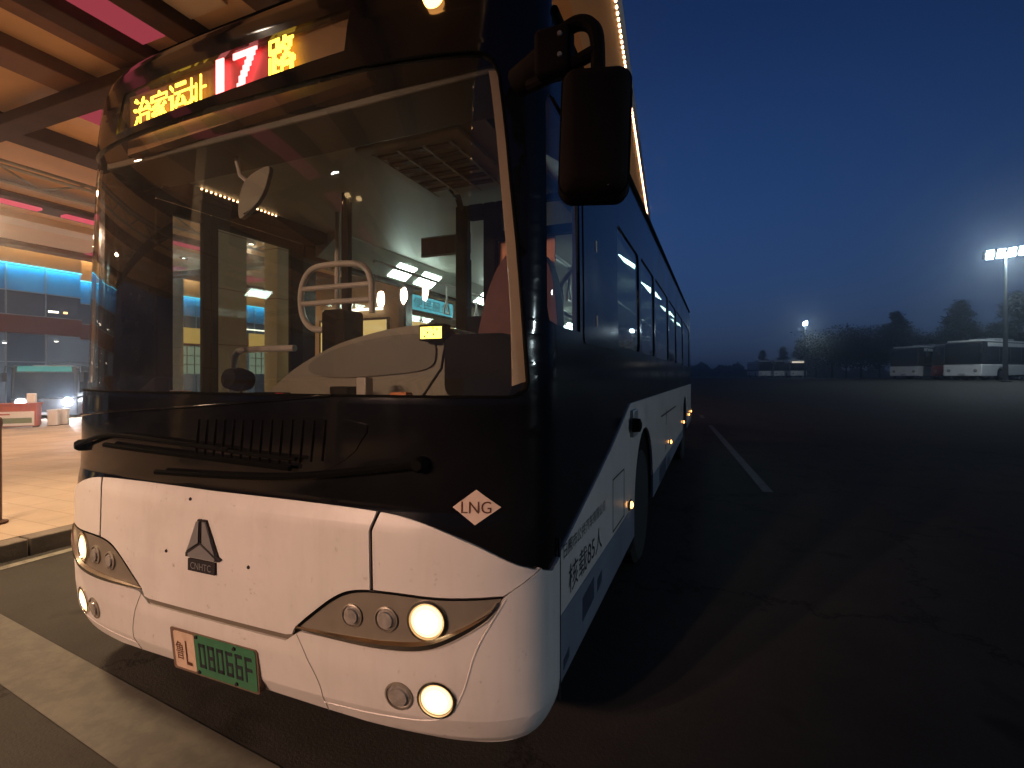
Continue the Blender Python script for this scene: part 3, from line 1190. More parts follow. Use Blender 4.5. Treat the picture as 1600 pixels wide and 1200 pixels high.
for k, (a, b) in enumerate(((2.03, 2.385), (2.395, 3.21))):
    fr = .09 if k == 0 else .055
    lf = MB()
    fa, fb = (.10, .05) if k == 0 else (.05, .12)
    lf.box(XR + .005, XR + .045, a, a + fa, .40, 2.65)
    lf.box(XR + .005, XR + .045, b - fb, b, .40, 2.65)
    lf.box(XR + .005, XR + .045, a + fa, b - fb, 2.58, 2.65)
    lf.box(XR + .005, XR + .045, a + fa, b - fb, .40, .55)
    d = lf.build('door_leaf', M['idark'], bus, BO, bevel=.006)
    MB().box(XR + .022, XR + .026, a + fa - .004, b - fb + .004, .545, 2.585).build('door_pane', M['drvglass'], d, BO)
    MB().tube([(XR + .10, a + fa + .05, 1.05), (XR + .10, a + fa + .05, 1.45)], .012, 8).build('door_handle', M['rail'], d, BO)
hd = MB().box(XR + .005, XR + .22, 1.95, 3.5, 2.66, 2.82).build('door_header', M['idark'], bus, BO, bevel=.01)
lb = MB().lathe((0, 0, 0), (1, 0, 0), [(0, .006), (.006, .0045)], 6).build('led_bulb', M['bulb'], bus)
lb.location = Vector((XR + .225, 2.19, 2.735)) - BO
for k in range(1, 19):
    dupgeo(lb, bus, Vector((XR + .225, 2.19 + k * .032, 2.735)) - BO)

# roof, rear, wheels
mb = MB()
hwt = hw(3.338)
prof = [(-hwt, 3.335), (-.5, 3.35), (0, 3.355), (.5, 3.35), (hwt, 3.335)]
vs, fs = [], []
ysr = [1.80, 2.2, 5, 9, YREAR - .9]
for y in ysr:
    for x, z in prof:
        vs.append((XC + x, y, z - (.01 if y < 1.9 else 0)))
for i in range(len(ysr) - 1):
    for k in range(len(prof) - 1):
        a = i * len(prof) + k
        fs.append((a, a + 1, a + 1 + len(prof), a + len(prof)))
mb.add(vs, fs).build('roof', M['sideblack'], bus, BO, smooth=60)
MB().tube([(XC + hw(2.97) + .004, 1.86, 2.97), (XC + hw(2.97) + .004, YREAR - .2, 2.97)], .022, 8).build('roof_gutter', M['rubber'], bus, BO)
MB().box(XC - .95, XC + .95, 5.5, 9.0, 3.34, 3.50).build('roof_unit', M['steel'], bus, BO, bevel=.08)
MB().box(XC - HW + .02, XC + HW - .02, YREAR - .04, YREAR - .005, .62, 2.9).build('rear_panel', M['sideblack'], bus, BO, bevel=.02)
MB().box(XC - HW + .06, XC + HW - .06, 1.95, YREAR - .06, .38, .85).build('underframe', M['idark'], bus, BO)


def wheel(parent, xo, yc, sd, bo, r=.48, wd=.28, ms=('tyre', 'rim')):
    pr = [(0, r * .62), (.0, r * .90), (.03, r * .985), (.08, r), (wd - .06, r), (wd - .02, r * .98), (wd, r * .9), (wd, r * .62)]
    t = MB().lathe((xo, yc, r), (-sd, 0, 0), pr, 36).build('wheel', M[ms[0]], parent, bo)
    MB().lathe((xo - sd * .02, yc, r), (-sd, 0, 0), [(0, r * .62), (.03, r * .56), (.09, r * .5), (.10, r * .3), (.03, r * .26), (.02, r * .1)], 28).build('rim', M[ms[1]], t, bo)
    for k in range(8):
        a = 2 * math.pi * k / 8
        MB().lathe((xo + sd * -.06, yc + r * .40 * math.cos(a), r + r * .40 * math.sin(a)), (sd, 0, 0), [(-.03, .02), (.03, .018)], 6).build('wheel_nut', M['badge'], t, bo)
    return t


for yc in (A1[0], A2[0]):
    wheel(bus, XS - .02, yc, 1, BO)
    wheel(bus, XR + .02, yc, -1, BO)

# ------------------------------------------------------------------ outside mirror on its bracket, driver's side
MC = Vector((-.345, 1.50, 2.275))
br = MB()
br.tube([(-.64, 1.62, 2.57), (-.54, 1.57, 2.58), (-.47, 1.545, 2.58)], [.05, .052, .05], 12)
mirr = br.build('mirror', M['mirrorshell'], bus, BO)
MB().box(-.545, -.425, 1.50, 1.575, 2.505, 2.655).build('mirror_clamp', M['mirrorshell'], mirr, BO, bevel=.018)
for z in (2.55, 2.615):
    MB().lathe((-.455, 1.498, z), (0, -1, 0), [(0, .008), (.006, .007)], 10).build('clamp_bolt', M['steel'], mirr, BO)
arm = smooth_poly([(-.455, 2.64), (-.41, 2.655), (-.368, 2.64), (-.345, 2.59), (-.342, 2.45)], n=6)
MB().tube([(x, 1.53, z) for x, z in arm], .023, 10).build('mirror_arm', M['mirrorshell'], mirr, BO)
MB().tube([(-.585, 1.57, 2.515), (-.45, 1.535, 2.525), (-.345, 1.53, 2.555)], .021, 10).build('mirror_stay', M['mirrorshell'], mirr, BO)
shellp = rrect(-.104, .104, -.190, .190, .040, 6)
mv, mf = [], []
layers = [(-.075, .55), (-.066, .80), (-.045, .93), (-.015, 1.0), (.03, 1.02), (.055, 1.0)]
mrot = Matrix.Rotation(R(12), 3, 'Z') @ Matrix.Rotation(R(2.0), 3, 'Y')
for dy, sc_ in layers:
    for u, v in shellp:
        k = sc_
        uu = u * k if abs(u) > .05 else u * k
        vv = v - math.copysign((1 - k) * .10, v)
        mv.append(MC + mrot @ Vector((uu, dy, vv)))
nl = len(shellp)
for i in range(len(layers) - 1):
    for k in range(nl):
        k2 = (k + 1) % nl
        mf.append((i * nl + k, i * nl + k2, (i + 1) * nl + k2, (i + 1) * nl + k))
mf.append(tuple(range(nl)))
mf.append(tuple((len(layers) - 1) * nl + k for k in reversed(range(nl))))
MB().add(mv, mf).build('mirror_shell', M['mirrorshell'], mirr, BO, smooth=50)
for dy, k in ((-.030, .975), (.035, 1.022)):
    ring = [MC + mrot @ Vector((u * k, dy, v - math.copysign((1 - k) * .10, v))) for u, v in shellp]
    MB().tube(ring + [ring[0]], .0028, 5).build('shell_seam', M['rubber'], mirr, BO)
MB().lathe(MC + mrot @ Vector((.045, -.062, -.165)), (0, -1, -.1), [(0, .007), (.004, .006)], 10).build('shell_screw', M['steel'], mirr, BO)
MB().prism([(u * .88, v * .92) for u, v in shellp], lambda u, v, d: MC + mrot @ Vector((u, d, v)), .0545, .058).build('mirror_glass', M['chrome'], mirr, BO)

# ------------------------------------------------------------------ inside the bus
def ibox(name, x0, x1, y0, y1, z0, z1, m, bevel=.0, parent=None):
    return MB().box(XC + x0, XC + x1, y0, y1, z0, z1).build(name, M[m], parent or bus, BO, bevel=bevel)


ibox('floor', -1.27, 1.27, 1.9, YREAR - .1, .855, .88, 'idark')
cl = ibox('ceiling', -1.24, 1.24, 1.98, YREAR - .1, 2.745, 2.765, 'ceil')
ibox('front_header', -1.2, 1.2, 1.70, 2.0, 2.68, 2.715, 'beigedark', .008)
for sgn in (1, -1):
    # coving between ceiling and window strip, with a dark rail under it
    MB().prism([(0, 2.56), (.02, 2.56), (.26, 2.735), (.26, 2.75), (0, 2.75)], lambda u, v, d: Vector((XC + sgn * (1.25 - u), d, v)), 3.3 if sgn < 0 else 2.3, YREAR - .1).build('coving', M['ceil'], bus, BO)
    MB().tube([(XC + sgn * .72, 3.4, 2.50), (XC + sgn * .72, YREAR - .5, 2.50)], .016, 8).build('ceiling_rail', M['rail'], bus, BO)
    ibox('wall_lining', *((-1.295, -1.26) if sgn < 0 else (1.26, 1.295)), 3.3 if sgn < 0 else 2.0, YREAR - .1, .87, 1.44 if sgn < 0 else 1.72, 'ceil')
for y, ln in ((4.25, .30), (4.72, .34), (6.2, .8), (8.4, .8), (10.4, .8)):
    for sgn in (1, -1):
        if sgn > 0 and y < 4.5:
            continue
        MB().prism([(.03, 2.578), (.045, 2.570), (.20, 2.684), (.19, 2.694)], lambda u, v, d: Vector((XC + sgn * (1.25 - u), d, v)), y, y + ln).build('ceiling_light', M['ilamp'], bus, BO)
# ceiling hatch with its grille
h = ibox('ceiling_hatch', .16, .78, 2.10, 2.85, 2.715, 2.744, 'ceil', .01)
for k in range(6):
    ibox('hatch_slat', .24, .70, 2.18 + k * .10, 2.22 + k * .10, 2.704, 2.714, 'beigedark', 0, h)
for k in range(4):
    ibox('hatch_rib', .24 + k * .15, .255 + k * .15, 2.14, 2.80, 2.698, 2.7035, 'ceil', 0, h)
for x in (.92, 1.02):
    MB().box(XC + x, XC + x + .03, 2.0, 5, 2.70, 2.744).build('ceiling_trunking', M['ceil'], bus, BO)
# dashboard
pl_ = []
for k in range(25):
    x = -1.22 + k * 2.44 / 24
    p = PFx(x, 1.4, -.075)
    pl_.append((p.x, p.y))
pl_ = [(XC - 1.2, 2.02)] + pl_ + [(XC + 1.2, 2.02)]
dsh = MB().prism(pl_, lambda u, v, d: Vector((u, v, d)), 1.15, 1.452).build('dashboard', M['beige'], bus, BO, bevel=.01)
hump = smooth_poly([(-.34, 1.42), (-.17, 1.478), (0, 1.585), (.2, 1.675), (.36, 1.722), (.6, 1.764), (.8, 1.764), (.93, 1.71), (1.02, 1.60), (1.06, 1.42)], n=4)
MB().prism(hump, lambda u, v, d: Vector((XC + u, d, v)), 1.86, 2.14).build('instrument_hood', M['beige'], dsh, BO, bevel=.035)
oval = smooth_poly([(.10, 1.575), (.13, 1.625), (.30, 1.685), (.55, 1.725), (.76, 1.725), (.80, 1.64), (.74, 1.575), (.42, 1.545), (.2, 1.545)], True, 4)
MB().prism(oval, lambda u, v, d: Vector((XC + u, d, v)), 1.848, 1.87).build('hood_panel_inlay', M['beigedark'], dsh, BO, bevel=.01)
MB().prism(rrect(.895, 1.19, 1.46, 1.715, .05), lambda u, v, d: Vector((XC + u, d, v)), 1.76, 1.85).build('ticket_machine', M['idark'], dsh, BO, bevel=.012)
o = ibox('display_case', .755, .875, 1.79, 1.85, 1.695, 1.765, 'plastic', .006, dsh)
ibox('display_screen', .767, .865, 1.783, 1.789, 1.704, 1.752, 'yellowled', 0, dsh)
for x, z in ((.80, 1.728), (.826, 1.745), (.829, 1.72), (.845, 1.74), (.786, 1.712)):
    ibox('display_glyph', x, x + .006, 1.7805, 1.7825, z - .004, z + .005, 'ink', 0, dsh)
# small camera lump on the dashboard, dark knob on its left part
MB().lathe((XC - .36, 1.84, 1.53), (0, -1, .1), [(-.06, .05), (0, .062), (.06, .05), (.07, .02)], 14).build('dash_camera', M['plastic'], dsh, BO)
MB().prism([(-.83, 1.452), (-.75, 1.50), (-.70, 1.53), (-.665, 1.545), (-.675, 1.48), (-.66, 1.452)], lambda u, v, d: Vector((XC + u, d, v)), 1.62, 1.70).build('pen_holder', M['plastic'], dsh, BO, bevel=.008)
MB().box(XC + .16, XC + .205, 1.560, 1.60, 1.453, 1.475).build('warning_lamp', glow('lamp_red', (1, .05, .05), 3), dsh, BO)
for x, y, w_, d_, h_, m_ in ((-.08, 1.66, .16, .10, .02, 'plastic'), (.36, 1.70, .10, .07, .05, 'plastic'), (.52, 1.68, .05, .05, .09, 'rail'), (-1.0, 1.75, .22, .14, .015, 'notice'), (.68, 1.69, .08, .05, .03, 'orange')):
    MB().box(XC + x, XC + x + w_, y, y + d_, 1.453, 1.453 + h_).build('dash_item', M['brown' if m_ == 'notice' else m_], dsh, BO, bevel=.005)
MB().tube([(XC + .30, 1.66, 1.458), (XC + .1, 1.70, 1.458), (XC - .1, 1.64, 1.458), (XC - .28, 1.80, 1.50)], .006, 6).build('dash_cable', M['plastic'], dsh, BO)
MB().tube([(XC + .88, 1.80, 1.70), (XC + .87, 1.78, 1.58), (XC + .80, 1.74, 1.458)], .006, 6).build('dash_cable', M['plastic'], dsh, BO)
# rails by the front door
lp = [(-.12, 2.14), (-.16, 2.23), (-.27, 2.275), (-.55, 2.278), (-.66, 2.22), (-.705, 2.10), (-.69, 1.96), (-.62, 1.875), (-.53, 1.855), (-.44, 1.86)]
rl = MB().tube([(XC + x, 2.6, z) for x, z in smooth_poly(lp, n=5)], .021, 10).build('guard_rail', M['rail'], bus, BO)
for z in (2.135, 2.035):
    MB().tube([(XC - .69, 2.6, z), (XC - .13, 2.6, z)], .018, 10).build('guard_bar', M['rail'], rl, BO)
MB().tube([(XC - .12, 2.6, 2.14), (XC - .115, 2.6, 1.95)], .02, 10).build('guard_bar', M['rail'], rl, BO)
lp = [(-1.36, 1.30), (-1.36, 1.64), (-1.33, 1.71), (-1.25, 1.732), (-.79, 1.735)]
MB().tube([(XC + x + .08, 2.55, z) for x, z in smooth_poly(lp, n=4)], .022, 10).build('door_rail', M['rail'], bus, BO)
for x, y in ((-.66, 2.9), (-.58, 2.9), (.12, 5.2), (-.45, 4.6), (.55, 6.5), (-.72, 6.9)):
    MB().tube([(XC + x, y, .88), (XC + x, y, 2.74)], .019, 10).build('pole', M['rail'] if y < 4 or y > 5 else M['idark'], bus, BO)
MB().prism(rrect(-.43, -.25, 1.30, 1.97, .03), lambda u, v, d: Vector((XC + u, d, v)), 2.5, 2.68).build('fare_box', M['idark'], bus, BO, bevel=.015)
MB().box(XC - .36, XC - .31, 2.6, 2.64, 1.97, 2.75).build('fare_post', M['idark'], bus, BO)
# driver's cab: dark frame, seat, orange panel
cab = MB()
cab.box(XC + .262, XC + .352, 3.0, 3.06, .88, 2.70)
cab.box(XC + .47, XC + .56, 3.0, 3.06, .88, 2.70)
cab.box(XC + .352, XC + .47, 3.0, 3.06, 2.60, 2.70)
cab.box(XC + .352, XC + .47, 3.0, 3.06, .88, 1.95)
cab.box(XC + .56, XC + 1.2, 3.0, 3.06, 2.44, 2.50)
cab.box(XC + .56, XC + 1.2, 3.0, 3.06, 2.66, 2.70)
cab.box(XC + .56, XC + .60, 3.0, 3.06, 2.50, 2.66)
cab.build('cab_frame', M['idark'], bus, BO, bevel=.012)
MB().tube([(XC + .30, 3.03, 2.66), (XC + .31, 2.95, 2.74), (XC + .36, 2.75, 2.73), (XC + .42, 2.62, 2.74)], .022, 8).build('cab_stay', M['idark'], bus, BO)
MB().box(XC + .48, XC + .95, 3.065, 3.08, 1.6, 2.445).build('cab_panel', M['orange'], bus, BO)
stp = smooth_poly([(.56, 1.05), (.54, 1.5), (.58, 1.90), (.65, 2.16), (.74, 2.29), (.86, 2.32), (.98, 2.24), (1.05, 2.0), (1.09, 1.5), (1.07, 1.05)], n=4)
ds = MB().prism(stp, lambda u, v, d: Vector((XC + u, d + (v - 1.2) * .12, v)), 2.66, 2.80).build('driver_seat', M['seatred'], bus, BO, bevel=.05)
MB().box(XC + .47, XC + 1.02, 2.25, 2.75, .98, 1.14).build('seat_cushion', M['seatred'], ds, BO, bevel=.05)
MB().lathe((XC + .74, 2.72, .88), (0, 0, 1), [(0, .16), (.03, .12), (.06, .07), (.12, .07)], 14).build('seat_base', M['idark'], ds, BO)
# steering wheel
sw = MB()
cw = Vector((XC + .78, 2.20, 1.50))
ax = Vector((0, -.55, .83)).normalized()
a1 = Vector((1, 0, 0))
b1 = ax.cross(a1)
ring = [cw + (a1 * math.cos(2 * math.pi * k / 28) + b1 * math.sin(2 * math.pi * k / 28)) * .22 for k in range(29)]
sw.tube(ring, .015, 8)
for k in (2, 13, 21):
    sw.bar(cw - ax * .03, ring[k], .012, 6)
sw.bar(cw, cw - ax * .45, .03, 8)
sw.build('steering_wheel', M['idark'], bus, BO)
# notice board hanging from the ceiling
nb = MB().box(XC - .20, XC + .22, 3.30, 3.32, 2.46, 2.61).build('notice_board', M['brown'], bus, BO)
for a, b, c, d in ((-.20, .22, 2.600, 2.608), (-.20, .22, 2.462, 2.470), (.212, .22, 2.470, 2.600)):
    MB().box(XC + a, XC + b, 3.294, 3.299, c, d).build('board_edge', M['rail'], nb, BO)
# passenger seats
seat0 = MB().box(-.21, .21, -.2, .2, 0, .08).build('passenger_seat', M['seatred'], bus, bevel=.03)
MB().prism(smooth_poly([(-.21, .05), (-.22, .4), (-.17, .62), (0, .67), (.17, .62), (.22, .4), (.21, .05)], n=3), lambda u, v, d: Vector((u, d + v * .14, v)), .17, .23).build('seat_back', M['seatred'], seat0, bevel=.02)
MB().tube([(-.19, .30, .5), (-.17, .33, .70), (0, .34, .74), (.17, .33, .70), (.19, .30, .5)], .012, 6).build('seat_handle', M['rail'], seat0)
MB().box(-.16, .16, -.12, .14, -.42, 0).build('seat_base', M['idark'], seat0)
first = True
for y in (4.9, 5.8, 6.7, 7.6, 8.7, 9.6, 10.6):
    for x in (-1.0, -.52, .52, 1.0):
        if y < 5 and x in (-.52,):
            continue
        loc = Vector((XC + x, y, 1.30)) - BO
        if first:
            seat0.location = loc
            first = False
        else:
            c = dup(seat0, bus)
            c.location = loc
# hanging straps
for x, y in ((-.72, 4.6), (-.72, 5.3), (-.72, 6.0), (.72, 4.2), (.72, 4.9), (.72, 5.6), (.72, 6.4)):
    s = MB().tube([(XC + x, y, 2.50), (XC + x, y, 2.34)], .012, 6).build('strap', M['rail'], bus, BO)
    MB().tube([(XC + x, y, 2.34), (XC + x, y - .05, 2.24), (XC + x, y - .05, 2.20), (XC + x, y + .05, 2.20), (XC + x, y + .05, 2.24), (XC + x, y, 2.34)], .01, 6).build('strap_loop', M['rail'], s, BO)
# side rails seen through the driver's window
MB().tube([(XC + 1.15, 3.4, 2.5), (XC + .98, 3.6, 2.42), (XC + .80, 3.7, 2.25), (XC + .80, 3.7, 1.0)], .022, 10).build('pole', M['rail'], bus, BO)
MB().tube([(XC + .80, 3.7, 2.05), (XC + .9, 4.6, 1.95), (XC + 1.0, 6, 1.95)], .017, 8).build('side_rail', M['rail'], bus, BO)
# interior mirror on its arm
ma_ = MB().tube([(XC - .384, 1.85, 2.80), (XC - .384, 1.85, 2.66), (XC - .36, 1.85, 2.58), (XC - .30, 1.85, 2.535)], .011, 8).build('inside_mirror', M['rail'], bus, BO)
MB().prism(smooth_poly([(-.350, 2.355), (-.352, 2.45), (-.30, 2.55), (-.15, 2.592), (-.155, 2.52), (-.20, 2.44), (-.28, 2.38)], True, 4), lambda u, v, d: Vector((XC + u, d, v)), 1.835, 1.86).build('mirror_back', M['beige'], ma_, BO, bevel=.006)

# ------------------------------------------------------------------ station canopy
CEIL = 7.25
BEAM = 7.0
C = dict(
    soffit=mat('canopy_soffit', (.66, .44, .26), .7, noise=.10, nscale=.6),
    pale=mat('canopy_pale', (.66, .54, .42), .7, noise=.08, nscale=.6),
    beam=mat('canopy_beam', (.20, .10, .055), .7, noise=.15, nscale=1, spec=.2),
    dark=mat('canopy_steel', (.07, .033, .019), .75, noise=.2, nscale=2, spec=.15),
    pink=glow('pink_cove', (1, .13, .18), .32),
    pinkhot=glow('pink_tube', (1, .12, .18), .7),
    col=mat('column_stone', (.42, .36, .25), .65, noise=.10, nscale=3, bump=.15, bscale=14),
    cap=mat('column_cap', (.5, .4, .27), .6, noise=.08, nscale=3),
    down=glow('downlight', (1, .80, .60), 40),
    downw=glow('downlight_white', (.95, 1, .97), 45),
    caplamp=glow('capital_lamp', (1, .66, .30), 8),
)


def edge(y):                                           # canopy's outer edge (slightly skewed to the bay)
    return .1 + (y + 10.8) / 35.6 * -2.93


cn = empty('station_canopy', (-12, 4, 0))
CO = Vector((-12, 4, 0))
tag(cn, 'warm lit station canopy overhead, brown beams, string of lights along its edge', 'canopy')
Y0c, Y1c = -34, 46
MB().add([(edge(Y0c) - .5, Y0c, CEIL), (edge(Y1c) - .5, Y1c, CEIL), (-28, Y1c, CEIL), (-28, Y0c, CEIL)] + [(edge(Y0c) - .5, Y0c, CEIL + .5), (edge(Y1c) - .5, Y1c, CEIL + .5), (-28, Y1c, CEIL + .5), (-28, Y0c, CEIL + .5)],
         [(0, 1, 2, 3), (7, 6, 5, 4), (0, 4, 5, 1), (1, 5, 6, 2), (2, 6, 7, 3), (3, 7, 4, 0)]).build('soffit', C['soffit'], cn, CO)
# edge trough: a lower border with the bulbs on it
tb = MB()
for a, b, z0, z1 in ((-.62, 0, BEAM, BEAM + .06), (-.06, 0, BEAM + .06, CEIL + .6), (-.62, -.54, BEAM + .06, CEIL)):
    tb.add([(edge(Y0c) + a, Y0c, z0), (edge(Y0c) + b, Y0c, z0), (edge(Y1c) + b, Y1c, z0), (edge(Y1c) + a, Y1c, z0),
            (edge(Y0c) + a, Y0c, z1), (edge(Y0c) + b, Y0c, z1), (edge(Y1c) + b, Y1c, z1), (edge(Y1c) + a, Y1c, z1)],
           [(0, 3, 2, 1), (4, 5, 6, 7), (0, 1, 5, 4), (1, 2, 6, 5), (2, 3, 7, 6), (3, 0, 4, 7)])
tb.build('edge_trough', C['pale'], cn, CO)
b0 = MB().lathe((0, 0, 0), (0, 0, -1), [(-.02, .010), (0, .016), (.02, .017), (.030, .010)], 8).build('led_bulb', M['bulb'], cn)
ylist = [-9 + k * .6 for k in range(24)] + [5.4 + k * .135 for k in range(150)]
for i, y in enumerate(ylist):
    loc = Vector((edge(y) + .02, y, BEAM)) - CO
    if i == 0:
        b0.location = loc
    else:
        dupgeo(b0, cn, loc)
# beams along the bays
for x0, x1, z, m in ((-8.2, -7.75, BEAM, 'dark'), (-9.50, -9.08, BEAM, 'dark'), (-11.7, -10.97, BEAM, 'beam'), (-15.0, -14.3, BEAM - .1, 'dark'), (-23.5, -22.5, BEAM, 'pale'),
                     (-21.0, -20.2, BEAM, 'beam'), (-28.05, -27.3, BEAM + .04, 'beam'), (-6.4, -5.9, BEAM, 'dark'), (-4.2, -3.7, BEAM, 'beam')):
    MB().box(x0, x1, Y0c, Y1c, z, CEIL + .02).build('beam', C[m], cn, CO, bevel=.02)
MB().box(-10.05, -9.41, Y0c, 14, 7.12, CEIL + .02).build('beam', C['beam'], cn, CO, bevel=.02)
# cross girders
for y in (-18.5, -6.5, 5.55, 17.5, 29.5):
    MB().box(-30, -6.45, y, y + .45, BEAM - .25, BEAM - .02).build('cross_girder', C['dark'], cn, CO, bevel=.02)
# rose lit coves between the beams
for x0, x1, y0, y1 in ((-9.06, -8.16, -12, 5.5), (-7.72, -6.9, 2.2, 5.4), (-12.9, -11.9, 6.1, 8.2), (-12.9, -11.9, 8.6, 11.5), (-27.4, -26.0, 14, 18), (-26.6, -24.8, 19.5, 22)):
    if x0 == -7.72:
        MB().box(x0, x1, y0, y1, CEIL - .06, CEIL - .004).build('cove_panel', C['pale'], cn, CO)
    else:
        MB().box(x0, x1, y0, y1, CEIL - .06, CEIL - .004).build('cove_panel', C['pink'], cn, CO)
for y0, y1 in ((2, 5.0), (5.5, 8.6), (9.2, 14)):
    MB().box(-19.2, -18.9, y0, y1, BEAM - .45, BEAM - .38).build('cove_tube', C['pinkhot'], cn, CO)
MB().box(-19.5, -18.6, 2, 14, BEAM - .375, BEAM - .25).build('cove_tray', C['dark'], cn, CO)
# lattice truss
ch = MB()
for x, z in ((-16.6, 6.95), (-16.6, 6.45), (-16.2, 6.7)):
    ch.bar((x, -20, z), (x, 30, z), .045, 8)
tr = ch.build('truss', M['steel'], cn, CO)
for k in range(44):
    y = -20 + k * 1.1
    dz = .5 if k % 2 else -.5
    MB().bar((-16.6, y, 6.7 - dz / 2), (-16.6, y + 1.1, 6.7 + dz / 2), .03, 6).build('truss_web', M['steel'], tr, CO)


def column(x, y, wx, wy, top=CEIL, lampz=None):
    c = MB().box(x - wx / 2, x + wx / 2, y - wy / 2, y + wy / 2, gz(x, y) - .2, top - .25).build('column', C['col'], cn, CO, bevel=.03)
    k = 7
    for z in [1.0 + i * 1.2 for i in range(5)]:
        MB().box(x - wx / 2 - .004, x + wx / 2 + .004, y - wy / 2 - .004, y + wy / 2 + .004, z, z + .018).build('stone_joint', C['beam'], c, CO)
    MB().box(x - wx / 2 - .07, x + wx / 2 + .07, y - wy / 2 - .07, y + wy / 2 + .07, top - .25, top).build('capital', C['cap'], c, CO, bevel=.02)
    if lampz:
        for sx, sy in ((1, 0), (-1, 0), (0, 1), (0, -1)):
            MB().box(x + sx * (wx / 2 + .07) - .09, x + sx * (wx / 2 + .07) + .09, y + sy * (wy / 2 + .07) - .09, y + sy * (wy / 2 + .07) + .09, lampz - .05, lampz).build('capital_lamp', C['caplamp'], c, CO, bevel=.01)
    return c


for p in ((-10.0, 7.75, .45, .78), (-10.0, 9.35, .45, .75), (-10.0, -4.0, .45, .78), (-10, 21.5, .45, .78)):
    column(*p)
column(-6.85, -6.35, .5, .5, lampz=6.3)
column(-33.6, 21.9, 1.3, 1.3, top=8.9, lampz=8.4)
column(-20.5, 16.0, .6, .6, lampz=6.4)


def downlight(x, y, white, power, size=.5):
    r = MB().lathe((x, y, BEAM - .02), (0, 0, -1), [(-.25, .17), (.0, .17), (.04, .16), (.03, .13), (-.02, .12)], 20).build('downlight', C['dark'], cn, CO)
    MB().lathe((x, y, BEAM + .0), (0, 0, -1), [(0, .12), (.015, .11)], 18).build('lamp_glass', C['downw' if white else 'down'], r, CO)
    li = bpy.data.lights.new('downlight_beam', 'AREA')
    li.shape = 'DISK'
    li.size = size
    li.energy = power
    li.color = (.92, 1, .95) if white else (1, .66, .40)
    lo = bpy.data.objects.new('downlight_beam', li)
    lo.location = Vector((x, y, BEAM - .09)) - CO
    lo.parent = cn
    COL.objects.link(lo)


downlight(-7.5, -6.2, True, 60)
downlight(-22.8, 15.6, True, 300)
for x, y, p in ((-12.2, -14.0, 420), (-12.2, -2.0, 300), (-12.2, 9.5, 420), (-17.8, 4.0, 480), (-17.8, 15.0, 440), (-23, -4, 480), (-23, 9, 480), (-12.2, 23, 420)):
    downlight(x, y, False, p)

for x, y in ((-5.2, .7), (-5.2, 5.2)):                # narrow lamps over the kerb
    r_ = MB().lathe((x, y, BEAM - .02), (0, 0, -1), [(-.25, .17), (.0, .17), (.04, .16), (.03, .13), (-.02, .12)], 20).build('downlight', C['dark'], cn, CO)
    MB().lathe((x, y, BEAM + .0), (0, 0, -1), [(0, .12), (.015, .11)], 18).build('lamp_glass', C['down'], r_, CO)
    li = bpy.data.lights.new('kerb_light', 'SPOT')
    li.spot_size = R(66)
    li.spot_blend = .5
    li.shadow_soft_size = .6
    li.energy = 2100
    li.color = (1, .72, .44)
    lo = bpy.data.objects.new('kerb_light', li)
    lo.location = Vector((x, y, BEAM - .1)) - CO
    lo.rotation_euler = Vector((-.05, 0, -1)).to_track_quat('-Z', 'Y').to_euler()
    lo.parent = cn
    COL.objects.link(lo)

# unseen floodlights added behind the camera to light the bus's face
fl_ = MB().box(-9.2, -2.4, -13.4, -13.2, 5.6, 5.75).build('fill_bar', C['dark'], cn, CO)
for x in (-8.6, -6.6, -4.6):
    li = bpy.data.lights.new('fill_flood', 'SPOT')
    li.spot_size = R(19.5)
    li.spot_blend = .55
    li.shadow_soft_size = .28
    li.energy = 2900
    li.color = (1, .61, .43)
    lo = bpy.data.objects.new('fill_flood', li)
    lo.location = Vector((x, -13.05, 5.45)) - CO
    lo.rotation_euler = Vector((-2.72 - x, 1.4 + 13.1, 1.15 - 5.5)).to_track_quat('-Z', 'Y').to_euler()
    lo.parent = cn
    COL.objects.link(lo)
    MB().lathe((x, -13.2, 5.52), (0, .96, -.28), [(-.1, .1), (0, .30), (.06, .32)], 20).build('fill_lamp', C['dark'], fl_, CO)
for x0 in (-9.0, -2.6):
    MB().bar((x0, -13.3, 5.7), (x0, -13.3, CEIL), .04, 8).build('fill_hanger', C['dark'], fl_, CO)

# ------------------------------------------------------------------ terminal building behind the platform
T = dict(
    wall=mat('terminal_wall', (.42, .27, .15), .7, noise=.12, nscale=.8),
    fascia=mat('terminal_fascia', (.17, .085, .05), .6, noise=.12, nscale=.6),
    red=mat('terminal_red', (.16, .035, .035), .6, noise=.12, nscale=.6),
    mull=mat('mullion', (.25, .30, .34), .4, metal=.3),
    blue=mat('blue_pane', (.06, .22, .34), .25, emit=(.01, .12, .34), es=.45, noise=.15, nscale=.6),
    bluedim=mat('blue_pane_dim', (.05, .18, .30), .25, emit=(.01, .10, .30), es=.35, noise=.2, nscale=.6),
    bluetube=glow('blue_tube', (.08, .65, 1), 3.0),
    dim=mat('dim_pane', (.03, .045, .065), .12, coat=.4, emit=(.05, .07, .12), es=.25),
    lobby=glow('lobby_pane', (.14, .16, .20), .45),
    lobbywarm=glow('lobby_warm', (1, .62, .22), .9),
    lobbygreen=glow('lobby_green', (.55, .62, .45), .5),
    canopyy=glow('awning_lit', (1, .55, .14), .75),
    cove=glow('cove_yellow', (1, .66, .26), 2.6),
    tube=glow('white_tube', (1, .85, .65), 4),
    spot=glow('spot_white', (1, .93, .82), 12),
    signblue=glow('shop_sign_blue', (.12, .60, .75), .9),
)
FX = -36.0
GB = -.62
tm = empty('terminal_building', (FX, 20, GB))
TO = Vector((FX, 20, GB))
tag(tm, 'long terminal building with a glowing blue glass band under a warm lit cornice', 'building')


